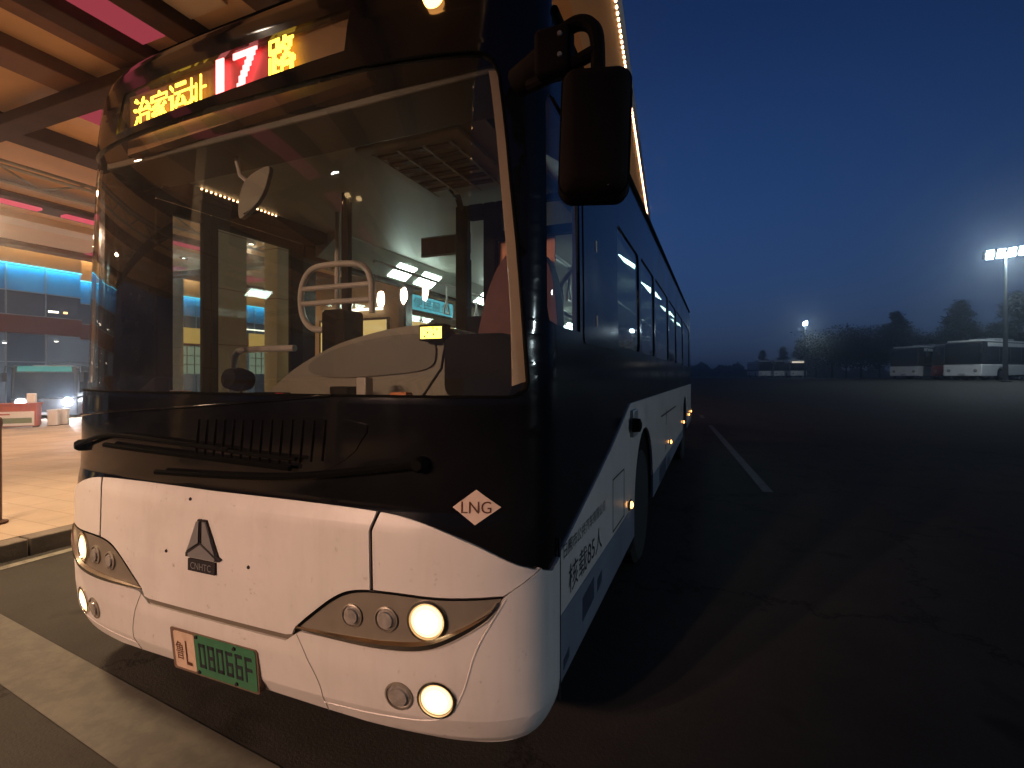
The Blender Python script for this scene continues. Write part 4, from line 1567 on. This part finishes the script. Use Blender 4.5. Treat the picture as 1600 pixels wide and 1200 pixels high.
def tb_(name, x0, x1, y0, y1, z0, z1, m, parent=None, bevel=0):
    return MB().box(x0, x1, y0, y1, z0, z1).build(name, m, parent or tm, TO, bevel=bevel)


def facade(fx, y0, y1, panes, z):
    zb0, zb1, zd0, zr0, zr1, zl0 = z
    tb_('wall', fx - .6, fx, y0, y1, zb1 + .05, 10.8, T['wall'])
    tb_('red_band', fx - .6, fx + .05, y0, y1, zr0, zr1, T['red'])
    tb_('back_wall', fx - .9, fx - .62, y0, y1, GB - .2, CEIL, T['fascia'])
    n = panes
    st_ = (y1 - y0) / n
    tb_('blue_tube', fx + .02, fx + .07, y0, y1, zb1 - .02, zb1 + .03, T['bluetube'])
    li = bpy.data.lights.new('blue_wash', 'AREA')
    li.shape = 'RECTANGLE'
    li.size = .12
    li.size_y = y1 - y0
    li.energy = 15 * (y1 - y0)
    li.color = (.10, .70, 1)
    lo = bpy.data.objects.new('blue_wash', li)
    lo.location = Vector((fx + .22, (y0 + y1) / 2, zb1 + .02)) - TO
    lo.rotation_euler = (0, R(22), 0)
    lo.parent = tm
    COL.objects.link(lo)
    for i in range(n):
        a, b = y0 + i * st_ + .03, y0 + (i + 1) * st_ - .03
        tb_('blue_window', fx - .1, fx - .04, a, b, zb0, zb1 - .04, T['blue'] if i % 3 else T['bluedim'])
        tb_('dim_window', fx - .1, fx - .04, a, b, zd0, zb0 - .06, T['dim'])
        tb_('lobby_window', fx - .1, fx - .04, a, b, GB + .2, zr0 - .05, (T['lobby'], T['dim'], T['lobby'], T['dim'], T['lobby'])[i % 5])
        tb_('mullion', fx - .12, fx + .02, y0 + i * st_ - .03, y0 + i * st_ + .03, zd0, zb1 - .04, T['mull'])
        tb_('mullion', fx - .12, fx + .02, y0 + i * st_ - .03, y0 + i * st_ + .03, GB - .1, zr0, T['mull'])
    tb_('transom', fx - .03, fx + .03, y0, y1, zb0 - .06, zb0 - .005, T['mull'])
    tb_('transom', fx - .03, fx + .03, y0, y1, zr1 + .0, zd0, T['mull'])
    tb_('transom', fx - .03, fx + .03, y0, y1, 2.3, 2.36, T['mull'])


# heights: blue band bottom, top, dim row bottom, red band bottom, top
HZ = (6.31, 7.74, 4.97, 3.95, 4.92, 0)
facade(FX, -8, 18.3, 15, HZ)
tb_('corner_return', FX - 2.6, FX - .6, 18.1, 18.3, GB, 10.8, T['wall'])
facade(FX - 2.6, 18.35, 62, 24, HZ)
for fx, y0, y1 in ((FX, -8, 18.3), (FX - 2.6, 18.35, 62)):
    tb_('cornice', fx - .6, fx + .7, y0, y1, 9.75, 10.0, T['fascia'])
    tb_('cove_tube', fx + .45, fx + .55, y0, y1, 9.66, 9.74, T['cove'])
    li = bpy.data.lights.new('cove_light', 'AREA')
    li.shape = 'RECTANGLE'
    li.size = .2
    li.size_y = y1 - y0
    li.energy = 26 * (y1 - y0)
    li.color = (1, .62, .24)
    lo = bpy.data.objects.new('cove_light', li)
    lo.location = Vector((fx + .5, (y0 + y1) / 2, 9.64)) - TO
    lo.rotation_euler = (0, R(25), 0)
    lo.parent = tm
    COL.objects.link(lo)
# lamps over the entrance band
k = 0
for y, z in ((-3, 3.7), (.5, 3.62), (3.4, 3.7), (6.2, 3.86), (9.4, 3.55), (12.2, 3.78), (14.6, 3.4), (16.9, 3.62)):
    o = MB().lathe((FX + .3, y, z), (0, 0, -1), [(-.08, .05), (0, .13), (.05, .14), (.07, .10)], 12).build('entrance_lamp', T['mull'], tm, TO)
    MB().lathe((FX + .3, y, z - .06), (0, 0, -1), [(0, .09), (.03, .07)], 10).build('lamp_glass', T['spot'], o, TO)
rl_ = random.Random(11)
for k in range(26):
    y = rl_.uniform(-6, 17.5)
    z = rl_.choice((1.5, 1.9, 2.7, 3.1, 5.2)) + rl_.uniform(-.12, .12)
    tb_('indoor_lamp', FX - .035, FX - .02, y, y + rl_.uniform(.15, .7), z, z + rl_.uniform(.05, .12), T[rl_.choice(('tube', 'cove', 'lobbywarm', 'tube'))])
for k, y in enumerate((-4.6, .8, 5.1, 10.6, 15.2)):
    tb_('notice', FX - .035, FX - .01, y, y + .9, .5, 1.3, T[('lobbywarm', 'lobbygreen', 'red', 'lobbygreen', 'lobbywarm')[k]])
# hanging lamps on the building's corner
for y, z in ((18.6, 9.35), (19.3, 9.15), (20.2, 8.95)):
    o = MB().bar((FX + .6, y, z + .1), (FX + .6, y, 6.2), .03, 6).build('corner_lamp', T['mull'], tm, TO)
    MB().lathe((FX + .6, y, z + .15), (0, 0, 1), [(-.12, .10), (0, .16), (.12, .10)], 12).build('lamp_glass', T['spot'], o, TO)
# lit awnings and shop windows further along
for y in (26.6, 33.5, 41, 48):
    MB().prism([(0, 4.1), (1.0, 4.1), (.25, 5.3), (0, 5.3)], lambda u, v, d: Vector((FX - 2.5 + u, d, v)), y - 1.3, y + 1.3).build('awning', T['canopyy'], tm, TO)
    f = tb_('shop_window', FX - 2.56, FX - 2.50, y - 1.2, y + 1.2, 1.7, 3.85, T['lobbygreen'])
    for j in range(1, 4):
        tb_('shop_bar', FX - 2.49, FX - 2.46, y - 1.2 + j * .6 - .03, y - 1.2 + j * .6 + .03, 1.7, 3.85, T['fascia'], f)
    for j in range(1, 3):
        tb_('shop_bar', FX - 2.455, FX - 2.43, y - 1.2, y + 1.2, 1.7 + j * .7, 1.75 + j * .7, T['fascia'], f)
for y, z, l in ((30.5, 5.6, 4), (37.5, 6.0, 4), (45, 6.2, 4)):
    tb_('wall_tube', FX - 2.5, FX - 2.4, y, y + l, z, z + .09, T['tube'])
tb_('red_tube', FX - 2.5, FX - 2.4, 36, 42, 9.2, 9.35, glow('red_tube', (1, .05, .08), 3))

# kiosk on the platform, seen through the bus's windows
kx0, kx1, ky0, ky1 = -9.9, -7.25, 10.3, 17.5
kz = gz(-8, 12) + .145
kk = empty('platform_kiosk', ((kx0 + kx1) / 2, (ky0 + ky1) / 2, kz))
KO = Vector(kk.location)
tag(kk, 'small kiosk with a glowing blue sign and warm lit windows, seen through the bus', 'kiosk')


def kbx(name, x0, x1, y0, y1, z0, z1, m, p=None):
    return MB().box(x0, x1, y0, y1, z0, z1).build(name, m, p or kk, KO)


kbx('wall', kx0, kx1, ky0, ky1, kz, 3.9, T['wall'])
kbx('roof', kx0 - .2, kx1 + .2, ky0 - .2, ky1 + .2, 3.9, 4.05, C['dark'])
s_ = kbx('sign_board', kx1 + .01, kx1 + .09, ky0 + .2, ky0 + 2.6, 3.20, 3.66, C['dark'])
kbx('sign_face', kx1 + .092, kx1 + .10, ky0 + .25, ky0 + 2.55, 3.24, 3.62, T['signblue'], s_)
lettering('lettering', '便民服务', lambda u, v: Vector((kx1 + .104, ky0 + .5 + 1.8 * u, 3.30 + .26 * v)), T['mull'], s_, KO)
for j, y in enumerate((ky0 + .3, ky0 + 1.7, ky0 + 3.1, ky0 + 4.5)):
    f = kbx('window_frame', kx1 + .005, kx1 + .05, y, y + 1.1, 1.2, 3.02, C['dark'])
    kbx('pane', kx1 + .052, kx1 + .056, y + .07, y + 1.03, 1.27, 2.95, T['lobbywarm'], f)
for j, x in enumerate((kx0 + .2, kx0 + 1.4)):
    f = kbx('window_frame', x, x + 1.0, ky0 - .05, ky0 - .005, 1.2, 3.0, C['dark'])
    kbx('pane', x + .06, x + .94, ky0 - .056, ky0 - .052, 1.26, 2.94, T['lobbywarm'], f)
kbx('tube_lamp', kx0 + .4, kx1 - .4, ky0 - .12, ky0 - .07, 3.18, 3.24, T['tube'])

# ------------------------------------------------------------------ parked and waiting buses
V = dict(
    white=mat('coach_white', (.74, .71, .68), .4, noise=.08, nscale=2),
    red=mat('coach_red', (.22, .035, .03), .4, noise=.1, nscale=2),
    dark=mat('coach_dark', (.02, .02, .022), .3, coat=.3),
    glass=mat('coach_glass', (.012, .014, .018), .08, coat=.5),
    grey=mat('coach_roof', (.36, .36, .37), .5, noise=.1, nscale=2),
    lamp=mat('coach_lamp', (.5, .48, .44), .15, metal=.6),
    hot=glow('headlight_white', (.80, .88, 1), 60),
    green=glow('coach_sign_green', (.20, .75, .62), .35),
    cream=glow('coach_sign_cream', (1, .90, .72), .9),
    strip=glow('roof_edge_glow', (1, .95, .88), 2.2),
)


def coach(name, label, loc, rz, L=10.5, H=3.05, lower='white', hot=False, sign=None, strip_=False, group='buses parked across the yard', W=2.5, lz=.74):
    o = empty(name, loc, rz)
    tag(o, label, 'bus', group)
    h = W / 2

    def bx(n, x0, x1, y0, y1, z0, z1, m, p=None, bv=.0):
        return MB().box(x0, x1, y0, y1, z0, z1).build(n, V[m], p or o, bevel=bv)
    low = MB()
    pr = [(0.02, .32), (-.03, .6), (0, 1.22), (L, 1.22), (L, .5), (8.9, .42), (8.85, .75), (8.55, 1.0), (8.1, 1.0), (7.8, .75), (7.75, .40), (3.25, .36), (3.2, .75), (2.9, 1.0), (2.45, 1.0), (2.15, .75), (2.1, .34)]
    low.prism(pr, lambda u, v, d: Vector((d, u, v)), -h, h)
    low.build('lower_body', V[lower], o, bevel=.06)
    up_ = MB().prism([(0, 1.225), (.07, 2.1), (.16, 2.86), (.35, H - .12), (L - .1, H - .12), (L, 2.7), (L, 1.225)], lambda u, v, d: Vector((d, u, v)), -h + .015, h - .015).build('upper_body', V['dark' if lower != 'red' else 'dark'], o, bevel=.08)
    bx('roof', -h + .12, h - .12, .30, L - .12, H - .13, H, 'white' if lower == 'white' else 'grey', None, .05)
    bx('roof_unit', -.85, .85, 2.6, 5.4, H - .01, H + .20, 'grey', None, .08)
    ws = MB().prism([(-h + .10, 1.26), (h - .10, 1.26), (h - .17, 2.50), (-h + .17, 2.50)], lambda u, v, d: Vector((u, (v - 1.225) / 13 - .022 + d, v)), 0, .02).build('windscreen', V['glass'], o)
    MB().prism([(-h + .22, 2.56), (h - .22, 2.56), (h - .25, 2.82), (-h + .25, 2.82)], lambda u, v, d: Vector((u, (v - 1.225) / 12 - .02 + d, v)), 0, .02).build('sign_glass', V[sign or 'glass'], o)
    for sd in (-1, 1):
        for k in range(6):
            y0 = .9 + k * 1.55
            MB().box(sd * (h - .012), sd * (h + .004), y0, y0 + 1.42, 1.45, 2.55).build('side_window', V['glass'], o)
    for sd in (-1, 1):
        bx('upper_band', *((h - .010, h + .002) if sd > 0 else (-h - .002, -h + .010)), .8, L - .3, 2.62, 2.90, 'white' if lower == 'white' else 'dark')
    for sd in (-1, 1):
        for yc in (2.67, 8.32):
            t = MB().lathe((sd * (h - .03), yc, .46), (-sd, 0, 0), [(0, .29), (0, .42), (.05, .46), (.26, .46), (.28, .40)], 24).build('wheel', M['tyre'], o)
            MB().lathe((sd * (h - .02), yc, .46), (-sd, 0, 0), [(0, .28), (.05, .22), (.03, .1)], 18).build('rim', M['rim'], t)
        l = MB().lathe((sd * .86, -.01, lz), (0, -1, 0), [(-.05, .13), (.035, .125), (.045, .10), (.05, .03)], 16).build('headlight', V['lamp'], o)
        if hot:
            MB().lathe((sd * .86, -.062, lz), (0, -1, 0), [(0, .21), (.02, .13)], 14).build('lamp_lens', V['hot'], l)  # disc wider than the lamp body: its glare is put into the size
        m_ = MB().tube([(sd * 1.1, .15, 2.75), (sd * 1.38, -.15, 2.80), (sd * 1.40, -.22, 2.55)], .03, 6).build('mirror', V['dark'], o)
        MB().box(sd * 1.40 - .10, sd * 1.40 + .10, -.26, -.18, 2.05, 2.50).build('mirror_shell', V['dark'], m_, bevel=.03)
    for a in (-.45, .45):
        bx('wiper', a - .02, a + .30, -.045, -.03, 1.24, 1.27, 'dark')
    bx('front_bumper', -h + .04, h - .04, -.06, -.028, .34, .58, lower, None, .02)
    bx('number_plate', -.22, .22, -.075, -.062, .40, .52, 'grey')
    if strip_:
        bx('roof_edge_glow', -1.1, 1.1, .17, .20, H - .06, H - .01, 'strip')  # bright line of the roof edge put in as a glowing bar
    return o


def place(px, d):
    x, y = at(px, d)
    return x, y, gz(x, y)


# waiting bus by the terminal, head lamps on
x, y = at(70, 25.0)
o = coach('waiting_bus', 'dark fronted bus with dazzling white headlamps waiting by the terminal at far left', (x, y, gz(x, y) - .05), math.atan2(x, -y) * 0 + R(58), H=2.72, hot=True, sign='green', strip_=True, lower='dark', lz=1.02, group='buses waiting by the terminal')
for dx in (.86,):
    li = bpy.data.lights.new('headlight_beam', 'POINT')
    li.energy = 350
    li.color = (.8, .88, 1)
    li.shadow_soft_size = .1
    lo = bpy.data.objects.new('headlight_beam', li)
    lo.location = (dx, -.35, 1.02)
    lo.parent = o
    COL.objects.link(lo)

x, y = at(152, 31.0)
coach('waiting_bus', 'second waiting bus with white headlamps, half hidden behind the near bus corner', (x, y, gz(x, y) - .05), R(52), H=2.8, hot=True, lower='white', lz=1.0, group='buses waiting by the terminal')
# right hand group: noses to the left, flanks towards us
RG = YAW + R(-92)
for px, d, nm, lab, lo_, sg_ in (
        (1503, 39.0, 'parked_bus', 'nearest white parked bus at far right, its long flank facing the bay', 'white', 'cream'),
        (1478, 43.2, 'parked_bus', 'dark red parked bus between two white ones at far right', 'red', None),
        (1412, 47.0, 'parked_bus', 'white parked bus with pale lower nose left of the dark red one', 'white', 'cream')):
    x, y = at(px, d)
    tilt = {1503: 22, 1478: 12, 1412: 20}[px]
    coach(nm, lab, (x, y, gz(x, y)), YAW - R(90 - tilt), lower=lo_, sign=None, H=3.1)
for px, d, lab, sg_ in ((1197, 92, 'small far parked bus, leftmost of the distant three', None), (1221, 90, 'small far parked bus in the middle of the distant three', None), (1248, 86, 'small far parked bus with a lit sign, rightmost of the distant three', 'cream')):
    x, y = at(px, d)
    coach('parked_bus', lab, (x, y, gz(x, y)), YAW - R(14), sign=sg_, L=10)

# red stall, cabinets and post on the platform
x, y = at(22, 20.5)
z = gz(x, y) + .145
o = empty('red_stall', (x, y, z), YAW + R(30))
tag(o, 'low red stall with a white framed board on its front, by the waiting bus', 'stall')
SR = mat('stall_red', (.42, .10, .05), .6, noise=.15, nscale=4)
SWt = mat('board_white', (.70, .66, .60), .6)
SGr = mat('board_green', (.16, .20, .10), .6, noise=.3, nscale=9)
MB().box(-.95, .70, 0, .6, .06, .95).build('body', SR, o, bevel=.02)
MB().box(-1.0, .75, -.05, .65, .95, 1.02).build('top', SR, o, bevel=.01)
b = MB().box(-.62, .62, -.03, -.005, .10, .68).build('board', SWt, o)
MB().box(-.55, .55, -.036, -.032, .20, .42).build('board_print', SGr, b)
MB().box(-.55, -.12, -.036, -.032, .54, .60).build('board_print', SR, b)
for xx in (-.8, .55):
    MB().box(xx, xx + .12, .05, .5, 0, .06).build('foot', C['dark'], o)
MB().box(.35, .62, .1, .35, 1.02, 1.42).build('till', SWt, o, bevel=.02)
CAB = mat('cabinet_pale', (.62, .58, .54), .55, noise=.08)
for i, (px, d, lab) in enumerate(((84, 21.5, 'pale metal cabinet on the platform in the glare of the white headlamps'), (99, 22.0, 'second pale cabinet beside the platform, right under the white headlamps'))):
    x, y = at(px, d)
    z = gz(x, y) + .145
    o = empty('service_cabinet', (x, y, z), YAW + R(25))
    tag(o, lab, 'cabinet', 'pale cabinets by the waiting bus')
    MB().box(-.17, .17, -.15, .15, .04, .66).build('body', CAB, o, bevel=.015)
    MB().box(-.19, .19, -.17, .17, .66, .70).build('lid', CAB, o, bevel=.01)
    MB().box(-.14, .14, -.158, -.151, .10, .60).build('cabinet_door', CAB, o)
    MB().box(-.16, .16, -.14, .14, 0, .04).build('plinth', C['dark'], o)
x, y = at(-7, 4.75)
o = empty('guard_post', (x, y, .145))
tag(o, 'slim dark post at the platform edge, cut by the left border', 'post')
MB().lathe((0, 0, 0), (0, 0, 1), [(0, .045), (.9, .042), (.95, .05), (1.0, .045), (1.02, .02)], 14).build('shaft', mat('post_brown', (.10, .05, .035), .5), o)
MB().lathe((0, 0, 0), (0, 0, 1), [(0, .09), (.02, .09), (.03, .05)], 14).build('foot', C['dark'], o)

# ------------------------------------------------------------------ yard lamps
LP = mat('lamp_pole', (.08, .085, .09), .5, metal=.3)
YL = glow('yard_lamp', (.72, .92, 1), 75)


def yard_lamp(px, d, h, label, size, power, aim):
    x, y = at(px, d)
    z = gz(x, y)
    o = empty('yard_lamp', (x, y, z), YAW)
    tag(o, label, 'lamp', 'tall yard lamps')
    MB().lathe((0, 0, 0), (0, 0, 1), [(0, .16), (.3, .15), (h * .5, .11), (h, .07)], 12).build('pole', LP, o)
    MB().lathe((0, 0, 0), (0, 0, 1), [(0, .30), (.06, .30), (.08, .17)], 12).build('foot', LP, o)
    a = MB().bar((-size, 0, h - .1), (size, 0, h + .2), .05, 8).build('cross_arm', LP, o)
    for k in range(4):
        u = -size + 2 * size * (k + .5) / 4
        hd_ = MB().prism([(-.12, .30), (.12, .30), (.20, -.22), (-.02, -.28)], lambda p, q, e: Vector((e, p, h + .05 + q + e * .13)), u - size * .19, u + size * .19).build('lamp_head', LP, o, bevel=.01)
        MB().prism([(-.125, .28), (-.025, -.275), (-.045, -.285), (-.145, .27)], lambda p, q, e: Vector((e, p, h + .05 + q + e * .13)), u - size * .165, u + size * .165).build('lamp_glass', YL, hd_)
    if power:
        li = bpy.data.lights.new('yard_light', 'SPOT')
        li.energy = power
        li.color = (.74, .92, 1)
        li.spot_size = R(168)
        li.spot_blend = .6
        li.shadow_soft_size = .5
        lo = bpy.data.objects.new('yard_light', li)
        lo.location = (0, -.4, h)
        lo.parent = o
        lo.rotation_euler = Vector((0, .15, -1)).to_track_quat('-Z', 'Y').to_euler()
        COL.objects.link(lo)
    return o


yard_lamp(1571, 34, 8.7, 'tall yard lamp with a glaring white row of heads above the parked buses', 1.5, 2600, None)
yard_lamp(1258, 79, 8.55, 'far yard lamp, a small white point above the distant buses', .34, 1500, None)

o = yard_lamp(1258, 30, 8.7, 'tall yard lamp added at the side of the yard, out of view, to light the bus flank', 1.15, 0, None)
o.location = (52, 4, 0)  # unseen lamp, added off to the side to light the bus's flank
o.rotation_euler = (0, 0, R(-90))
li = bpy.data.lights.new('yard_light', 'SPOT')
li.energy = 10500
li.color = (.78, .95, 1)
li.spot_size = R(26)
li.spot_blend = .7
li.shadow_soft_size = .25
lo = bpy.data.objects.new('yard_light', li)
lo.location = (0, -.5, 8.6)
lo.parent = o
lo.rotation_euler = Vector((0, -1, -.145)).to_track_quat('-Z', 'Y').to_euler()
COL.objects.link(lo)

# ------------------------------------------------------------------ trees and the dark wood beyond
NEED = mat('conifer_needles', (.028, .042, .026), .8, noise=.4, nscale=3)
LEAF = mat('leaf_dark', (.034, .040, .022), .8, noise=.4, nscale=3)
BARK = mat('bark', (.05, .038, .028), .9, noise=.3, nscale=6)


def tree(px, d, topy, kind, label, spread):
    x, y = at(px, d)
    z = gz(x, y)
    h = EYE + (587 - topy) * d / FPX - z
    rd = spread * d / FPX
    o = empty('conifer_tree' if kind == 'c' else 'bare_tree' if kind == 'b' else 'leafy_tree', (x, y, z))
    tag(o, label, 'tree', 'dark trees along the far side of the yard')
    rng = random.Random(px)
    tk = MB().tube([(0, 0, -.2), (.05, .03, h * .4), (0, .05, h * (.95 if kind == 'c' else .6))], [h * .022, h * .015, h * .004], 8)
    nb_ = 60 if kind == 'c' else 30
    tips = []
    for k in range(nb_):
        t = (k + rng.random()) / nb_
        a = rng.random() * 6.28
        if kind == 'c':
            zz = h * (.10 + .86 * t)
            rr = rd * (1 - t) ** .8 * (.75 + .4 * rng.random()) + .1
            p1 = Vector((rr * math.cos(a), rr * math.sin(a), zz - rr * .22))
            p0 = Vector((0, 0, zz))
        else:
            zz = h * (.25 + .35 * t)
            rr = rd * (.5 + .5 * rng.random())
            p0 = Vector((0, 0, zz))
            p1 = Vector((rr * math.cos(a), rr * math.sin(a), min(h * .97, zz + h * (.15 + .35 * rng.random()))))
        tk.tube([p0, (p0 + p1) / 2 + Vector((0, 0, .03 * h * (1 if kind != 'c' else .3))), p1], [h * .006, h * .004, h * .0015], 5)
        tips.append((p0, p1))
    tk.build('trunk', BARK, o)
    cr = MB()
    nl_ = 9000 if kind == 'c' else 6000 if kind == 'l' else 1800
    vs, fs = [], []
    for k in range(nl_):
        p0, p1 = rng.choice(tips)
        t = rng.random() ** .7
        p = p0.lerp(p1, .12 + .95 * t)
        j = (.05 + .10 * (kind != 'c')) * h
        p = p + Vector((rng.gauss(0, j * .6), rng.gauss(0, j * .6), rng.gauss(0, j * .45)))
        if p.z < h * .04:
            continue
        if p.z > h:
            p.z = h * rng.uniform(.9, 1)
        sz = h * rng.uniform(.014, .044)
        a, b = rng.random() * 6.28, rng.uniform(-.9, .5)
        e1 = Vector((math.cos(a) * math.cos(b), math.sin(a) * math.cos(b), math.sin(b))) * sz * (1.7 if kind == 'c' else 1.1)
        e2 = e1.cross(Vector((rng.gauss(0, 1), rng.gauss(0, 1), rng.gauss(0, 1)))).normalized() * sz * (.35 if kind == 'c' else .7)
        n0 = len(vs)
        vs += [p - e1 * .5, p + e2 * .5, p + e1 * .5, p - e2 * .5]
        fs.append((n0, n0 + 1, n0 + 2, n0 + 3))
    cr.add(vs, fs).build('crown', NEED if kind == 'c' else LEAF, o, smooth=0, fix=False)
    return o


for a in ((1590, 52, 455, 'c', 'tall dark conifer at the right border behind the parked buses', 62), (1500, 56, 468, 'c', 'dark pointed conifer behind the nearest parked bus', 52), (1398, 62, 486, 'c', 'broad dark conifer left of the right hand parked buses', 62),
          (1440, 70, 520, 'l', 'low bushy tree between two tall conifers', 42), (1345, 68, 508, 'l', 'rounded dark leafy tree left of the broad conifer', 48), (1300, 78, 514, 'l', 'thin open tree right of the distant buses', 44), (1545, 66, 505, 'l', 'low bushy tree behind the nearest parked bus', 40),
          (1250, 108, 530, 'c', 'small pointed conifer under the far lamp', 16), (1224, 112, 541, 'c', 'small conifer behind the distant buses', 15), (1192, 116, 547, 'c', 'smallest conifer, left of the distant buses', 16), (1275, 98, 535, 'l', 'dark bush beside the far lamp', 26),
          (1322, 84, 530, 'l', 'dark shrub in the gap before the broad conifer', 34), (1374, 80, 522, 'l', 'dark shrub at the foot of the broad conifer', 36), (1462, 74, 512, 'l', 'dark shrub behind the dark red parked bus', 40), (1425, 76, 527, 'l', 'dark shrub above the left white parked bus', 36), (1578, 70, 505, 'l', 'dark shrub at the foot of the right border conifer', 42)):
    tree(*a)
# far off wood along the horizon
rng = random.Random(3)
vs, fs = [], []
for k in range(15000):
    a = rng.uniform(-.2, 1.15)
    rr = rng.uniform(170, 215)
    lat, d = math.sin(a) * rr, math.cos(a) * rr
    x, y = lat * CS - d * SN, lat * SN + d * CS
    hh = 2.4 + 1.2 * math.sin(a * 37) + 1.0 * math.sin(a * 91 + 1) + .8 * math.sin(a * 211)
    z = gz(x, y) + hh * rng.random() ** .8
    sz = rng.uniform(.5, 1.3)
    e1 = Vector((rng.gauss(0, 1), rng.gauss(0, 1), rng.gauss(0, .7))).normalized() * sz
    e2 = e1.cross(Vector((rng.gauss(0, 1), rng.gauss(0, 1), rng.gauss(0, 1)))).normalized() * sz
    n0 = len(vs)
    p = Vector((x, y, z))
    vs += [p - e1, p + e2, p + e1, p - e2]
    fs.append((n0, n0 + 1, n0 + 2, n0 + 3))
o = MB().add(vs, fs).build('distant_wood', LEAF, smooth=0, fix=False)
tag(o, 'dark line of far woodland along the horizon', 'wood', kind='stuff')

# ------------------------------------------------------------------ thin evening haze, put in for lamp glow and a fading horizon
hzm = bpy.data.materials.new('haze')
hzm.use_nodes = True
hn = hzm.node_tree
hn.nodes.clear()
pv = hn.nodes.new('ShaderNodeVolumePrincipled')
pv.inputs['Color'].default_value = (.8, .85, .9, 1)
pv.inputs['Density'].default_value = .004
pv.inputs['Anisotropy'].default_value = .88
ho = hn.nodes.new('ShaderNodeOutputMaterial')
hn.links.new(pv.outputs[0], ho.inputs['Volume'])
hz = MB().box(-730, 730, -730, 730, -1.9, 13).build('haze', hzm, smooth=0)
tag(hz, 'thin evening haze over the yard, added so the lamps glow softly', 'haze', kind='stuff')
